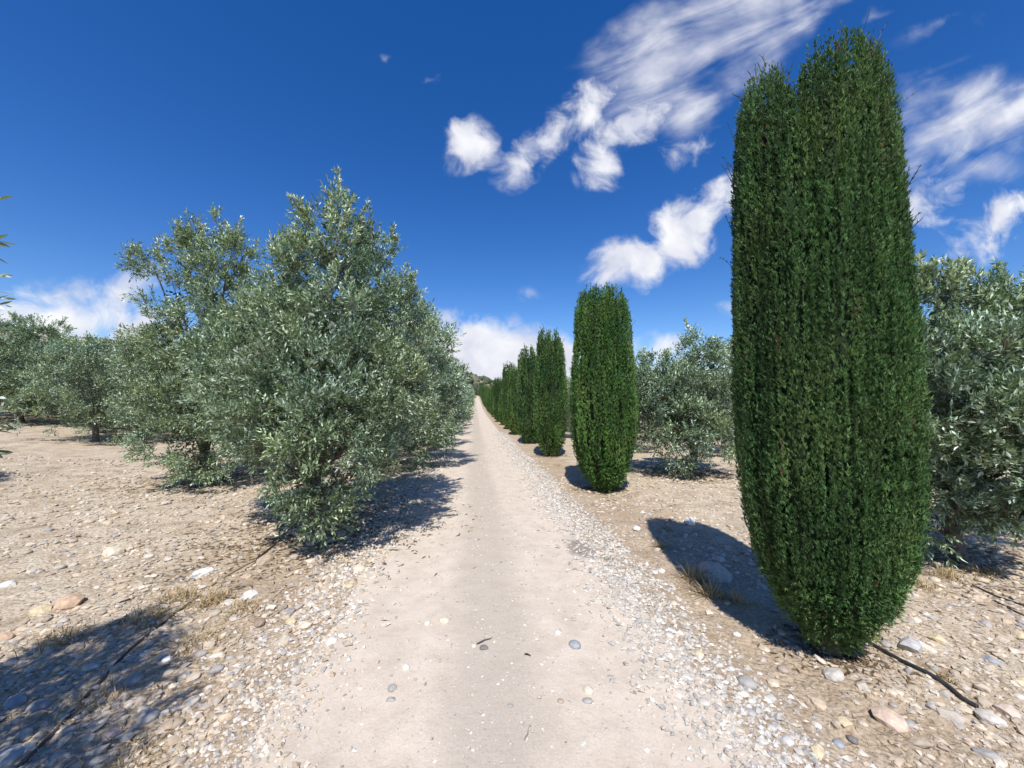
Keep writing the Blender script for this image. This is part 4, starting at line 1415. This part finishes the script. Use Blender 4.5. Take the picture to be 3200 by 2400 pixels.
# look-alike loose stones, the biggest of the crowd
rs = np.random.RandomState(4)
taken = [(n_[0], n_[1], n_[2]) for n_ in named]
cnt = 0
zones = [('left', 120, 'loose tan stone on the bare ground beside the olive row', 'loose stones under the olives', PAL),
         ('right', 85, 'loose tan stone on the soil around the huge cypress', 'loose stones around the huge cypress', PAL),
         ('verge', 30, 'pale stone caught in the gravel strip along the track', 'stones in the gravel strips', GRAVEL)]
for zone, num, lab, grp, pal in zones:
    got = 0
    while got < num:
        if zone == 'left':
            px, py = rs.uniform(0, 1100), 1560 + 840 * rs.rand() ** .8
        elif zone == 'right':
            px, py = rs.uniform(2050, 3200), 1640 + 760 * rs.rand() ** .8
        else:
            px, py = (rs.uniform(950, 1150), rs.uniform(1850, 2400)) if rs.rand() < .5 else (rs.uniform(2050, 2600), rs.uniform(1700, 2400))
        g = gp(px, py)
        xx = g[0]
        ok = {'left': xx < -1.4, 'right': xx > 1.75, 'verge': (-1.4 < xx < -.95) or (1.2 < xx < 1.65)}[zone]
        if not ok or math.hypot(g[0] - c1[0], g[1] - c1[1]) < .25 or any(abs(px - a) < b * .6 + 20 and abs(py - q) < 40 for a, q, b in taken):
            continue
        w = rs.uniform(20, 46) * (.6 + .5 * (py - 1500) / 900)
        c = pal[rs.randint(len(pal))] * rs.uniform(.75, 1.05)
        stone(px, py, w, w * .6, c, lab, 'round' if rs.rand() < .35 else 'angular', seed=500 + cnt, group=grp)
        taken.append((px, py, w)); got += 1; cnt += 1

# ------------------------------------------------------------------ hoses, cane, twigs
M_HOSE = attr_mat('hose_rubber', 0.55, 0.4, 0.25, 50, 0.25)


def ground_tube(name, pxs, rad, color, mat, label, cat, sides=9, lift=.4, wob=0.0, n=60, pts=None):
    p = np.array([gp(*q) for q in pxs]) if pts is None else np.array(pts, float)
    t = np.linspace(0, 1, len(p)); tt = np.linspace(0, 1, n)
    P = np.stack([np.interp(tt, t, p[:, i]) for i in range(3)], 1)
    k = np.ones(7) / 7
    for i in range(2):
        Q = np.pad(P[:, i], 3, mode='reflect', reflect_type='odd')
        P[:, i] = np.convolve(Q, k, 'valid')
    P[:, 0] += wob * (fbm(np.arange(n) * .2, np.zeros(n), oct=2, seed=len(name)) - .5)
    Z = surf(P[:, 0], P[:, 1])
    Z = np.convolve(np.pad(Z, 3, mode='edge'), k, 'valid')
    P[:, 2] = Z + rad * lift
    g = Geo()
    g.tube(P, np.full(n, rad), sides, np.array(color), wob=.03, seed=1)
    return tag(link(name, g.mesh(name, True), mat), label, cat)


ground_tube('irrigation_hose', [(2660, 1970), (2700, 2000), (2850, 2085), (2960, 2145), (3010, 2190), (3056, 2214)], .0125, (.035, .035, .037), M_HOSE,
            'black irrigation hose lying on soil beside the huge cypress', 'hose', lift=.7)
ground_tube('irrigation_hose', [(860, 1705), (800, 1752)], .012, (.04, .038, .036), M_HOSE,
            'short dark length of hose under the pointed olive, running to the tan cane', 'hose', n=20, lift=.7)
ground_tube('irrigation_hose', [(640, 1850), (500, 1955), (390, 2045), (290, 2155), (190, 2270), (60, 2400)], 0.010, (.075, .068, .06), M_HOSE,
            'dusty black irrigation hose running through the shade under dry grass', 'hose', lift=.3)
ground_tube('cane', [(802, 1750), (745, 1780), (655, 1835)], .011, (.36, .28, .18), M_BARK, 'tan dry cane lying in line with the hose', 'cane', n=24, lift=.8)
ground_tube('irrigation_hose', [(3040, 1830), (3120, 1868), (3230, 1905)], .008, (.04, .037, .035), M_HOSE,
            'thin dark hose on soil under the twiggy olive, upper of two', 'hose', n=30, lift=.6)
ground_tube('irrigation_hose', [(3110, 1880), (3170, 1912), (3240, 1940)], .007, (.05, .046, .043), M_HOSE,
            'thin dark hose on soil under the twiggy olive, lower of two', 'hose', n=30, lift=.6)


def twig(pxs, rad, label, col=(.16, .12, .09)):
    p = np.array([gp(*q) for q in pxs])
    n = 14
    t = np.linspace(0, 1, len(p)); tt = np.linspace(0, 1, n)
    P = np.stack([np.interp(tt, t, p[:, i]) for i in range(3)], 1)
    P[:, 0] += .015 * (fbm(tt * 6, tt * 0 + pxs[0][0], oct=2, seed=3) - .5)
    P[:, 2] = surf(P[:, 0], P[:, 1]) + rad + .006 * np.sin(tt * 3.1)
    g = Geo()
    g.tube(P, np.linspace(rad, rad * .4, n), 5, np.array(col))
    tag(link('twig', g.mesh('twig', True), M_BARK), label, 'twig')


twig([(1000, 1945), (1060, 1925), (1150, 1900)], .0035, 'thin bare twig lying from the gravel onto the track')
twig([(1490, 2032), (1535, 2016)], .005, 'curled dark twig beside the dark stone between the wheel tracks', (.1, .08, .07))
twig([(1642, 2068), (1657, 2076)], .005, 'short dark twig on the track', (.06, .05, .045))
twig([(1640, 2340), (1660, 2290)], .003, 'thin pale twig on the near part of the track', (.3, .25, .2))
twig([(2255, 1858), (2295, 1895)], .005, 'bent pale stalk standing at the shadow edge under the huge cypress', (.4, .3, .2))
twig([(2390, 1985), (2412, 1975)], .006, 'dry curled twig at the shadow edge of the huge cypress', (.4, .31, .2))


# ------------------------------------------------------------------ dry grass
def grass_tuft(px, py, spread, height, n, label, rs, lean=.6, cols=((.50, .38, .22), (.42, .30, .17), (.56, .45, .28)), name='dry_grass_tuft', group=None, cat='dry grass'):
    p = gp(px, py)
    p[2] = float(surf(p[0], p[1]))
    g = Geo()
    r0 = rs.normal(0, spread * .45, (n, 2))
    a = rs.uniform(0, 6.28, n)
    ln = height * rs.uniform(.5, 1.25, n)
    lx = rs.uniform(.1, lean, n) + .15
    d = np.stack([np.cos(a) * lx, np.sin(a) * lx, 1 - .6 * lx], 1); d = norm(d)
    z0 = surf(r0[:, 0] + p[0], r0[:, 1] + p[1]) - p[2] - .004
    b0 = np.c_[r0, z0]
    sd = np.stack([-np.sin(a), np.cos(a), np.zeros(n)], 1) * .003 * rs.uniform(.7, 1.4, (n, 1))
    m = b0 + d * ln[:, None] * .55
    e = b0 + d * ln[:, None] + np.c_[np.cos(a) * ln * .25 * lx, np.sin(a) * ln * .25 * lx, -ln * .22 * lx]
    V = np.stack([b0 - sd, b0 + sd, m + sd * .8, m - sd * .8, e], 1).reshape(-1, 3)
    k = np.arange(n)[:, None] * 5
    cc = np.array(cols)[rs.randint(len(cols), size=n)] * rs.uniform(.75, 1.2, (n, 1))
    g.add(V, k + np.array([[3, 2, 4]]), k + np.array([[0, 1, 2, 3]]), np.repeat(cc, 5, 0))
    o = link(name, g.mesh(name), M_STRAW, loc=p)
    return tag(o, label, cat, group)


rs = np.random.RandomState(8)
for px, py, sp, h, n, lab in [
    (2172, 1815, .08, .19, 200, 'bushy dry grass tuft at the shadow edge beside the pale boulder'),
    (2215, 1858, .08, .16, 130, 'dry grass tuft just below the bushy one at the shadow edge'),
    (2065, 1715, .06, .13, 90, 'small pale grass tuft at the gravel edge near the shadow tip'),
    (2085, 1655, .06, .09, 40, 'thin brown weed beside the tip of the huge cypress\'s shadow'),
    (2300, 1880, .10, .14, 60, 'sparse dry stalks standing in the huge cypress\'s shadow'),
    (2960, 1800, .14, .12, 130, 'straw-coloured grass patch under the twiggy olive'),
    (2870, 1830, .14, .10, 110, 'flattened straw patch between the huge cypress and the twiggy olive'),
    (3080, 1790, .12, .10, 90, 'orange-tinted straw patch under the twiggy olive'),
    (2970, 2130, .08, .06, 50, 'wisp of straw lying over the black hose'),
    (560, 1870, .16, .10, 240, 'matted brown grass covering the hose in the sun'),
    (660, 1880, .16, .10, 220, 'tangled pale grass next to the matted brown grass'),
    (760, 1905, .14, .08, 140, 'flattened grass beside the jagged white stone'),
    (470, 1930, .18, .10, 200, 'brown grass drooping over the hose at the shade border'),
    (620, 2010, .2, .07, 160, 'combed-down straw between the hose and the gravel'),
    (200, 2000, .2, .10, 130, 'dark dry grass along the shade border'),
    (300, 2200, .2, .08, 110, 'dry grass in the shade by the black hose'),
    (430, 2370, .2, .08, 130, 'pale grass wisps below the oval stones'),
    (1800, 1530, .1, .08, 40, 'dry weeds at the foot of the second cypress'),
    (1740, 1455, .15, .1, 60, 'grey-green weed patch at the foot of the third cypress'),
]:
    o_ = grass_tuft(px, py, sp, h, int(n * 1.6), lab, rs, lean=1.25, name='dry_grass_tuft' if sp < .13 else 'dry_grass')
    if sp >= .13:
        o_['kind'] = 'stuff'
grass_tuft(1903, 1750, .05, .035, 60, 'small green weed at the damp patch on the track edge', rs, .8, ((.10, .17, .04), (.14, .2, .06)), 'green_weed', None, 'weed')
grass_tuft(2700, 1985, .16, .05, 160, 'low green sprouts where the hose leaves the huge cypress', rs, .8, ((.13, .18, .06), (.3, .27, .12)), 'green_weeds', None, 'weed')['kind'] = 'stuff'

# brown leaf litter dropped under the trees
spots = [(baseA, 1.5, 2600), (baseB, 1.5, 1600), (baseR, 1.2, 1500), (b2, 1.3, 1400), (c1, .3, 500), (c2, .4, 500), (c3, .4, 300), (baseN, 1.3, 1500)]
cx_ = np.concatenate([b[0] + rs.normal(0, r * .5, n) for b, r, n in spots]); cy_ = np.concatenate([b[1] + rs.normal(0, r * .5, n) for b, r, n in spots])
n = len(cx_)
a = rs.uniform(0, 6.28, n); w_ = rs.uniform(.006, .011, n) * (1 + .12 * cy_.clip(0)); l_ = rs.uniform(.018, .03, n) * (1 + .12 * cy_.clip(0))
ca_, sa_ = np.cos(a), np.sin(a)
z = surf(cx_, cy_) + .004
V = np.stack([np.stack([cx_ + ca_ * l_ * q - sa_ * w_ * r_, cy_ + sa_ * l_ * q + ca_ * w_ * r_, z + t_], 1) for q, r_, t_ in ((-1, 0, 0), (0, .5, .006), (1, 0, .002), (0, -.5, .001))], 1).reshape(-1, 3)
cc = np.array([(.17, .115, .07), (.11, .075, .05), (.24, .17, .10)])[rs.randint(3, size=n)]
tag(link('leaf_litter', np_mesh('leaf_litter', V, np.arange(n * 4).reshape(-1, 4), np.repeat(cc, 4, 0)), M_STRAW),
    'brown fallen leaves lying under the trees', 'leaf litter', kind='stuff')

# straw and twig litter on the soil
n = 7000
y = scatter(n, 1.0, 8, None)
side = rs.rand(n) < .55
x = np.where(side, -1.5 - np.abs(rs.normal(0, .9, n)), 1.8 + np.abs(rs.normal(0, 1.0, n)))
z = surf(x, y) + .004
a = rs.uniform(0, 6.28, n) * .5 + .6
ln = rs.uniform(.02, .07, n); w = .0012 + .0004 * y
d = np.stack([np.cos(a), np.sin(a), rs.normal(0, .12, n)], 1); s = np.stack([-np.sin(a), np.cos(a), np.zeros(n)], 1)
b0 = np.stack([x, y, z], 1); e = b0 + d * ln[:, None]
e[:, 2] = np.maximum(e[:, 2], surf(e[:, 0], e[:, 1]) + .005)
V = np.stack([b0 - s * w[:, None], b0 + s * w[:, None], e], 1).reshape(-1, 3)
cc = np.array([(.5, .4, .26), (.36, .27, .17), (.58, .5, .36), (.24, .18, .12)])[rs.randint(4, size=n)]
tag(link('straw_litter', np_mesh('straw_litter', V, np.arange(n * 3).reshape(-1, 3), np.repeat(cc, 3, 0)), M_STRAW),
    'dry straw and leaf litter scattered over the soil', 'litter', kind='stuff')

print('TRIS', sum((len(m.loops) - 2 * len(m.polygons)) for m in bpy.data.meshes))
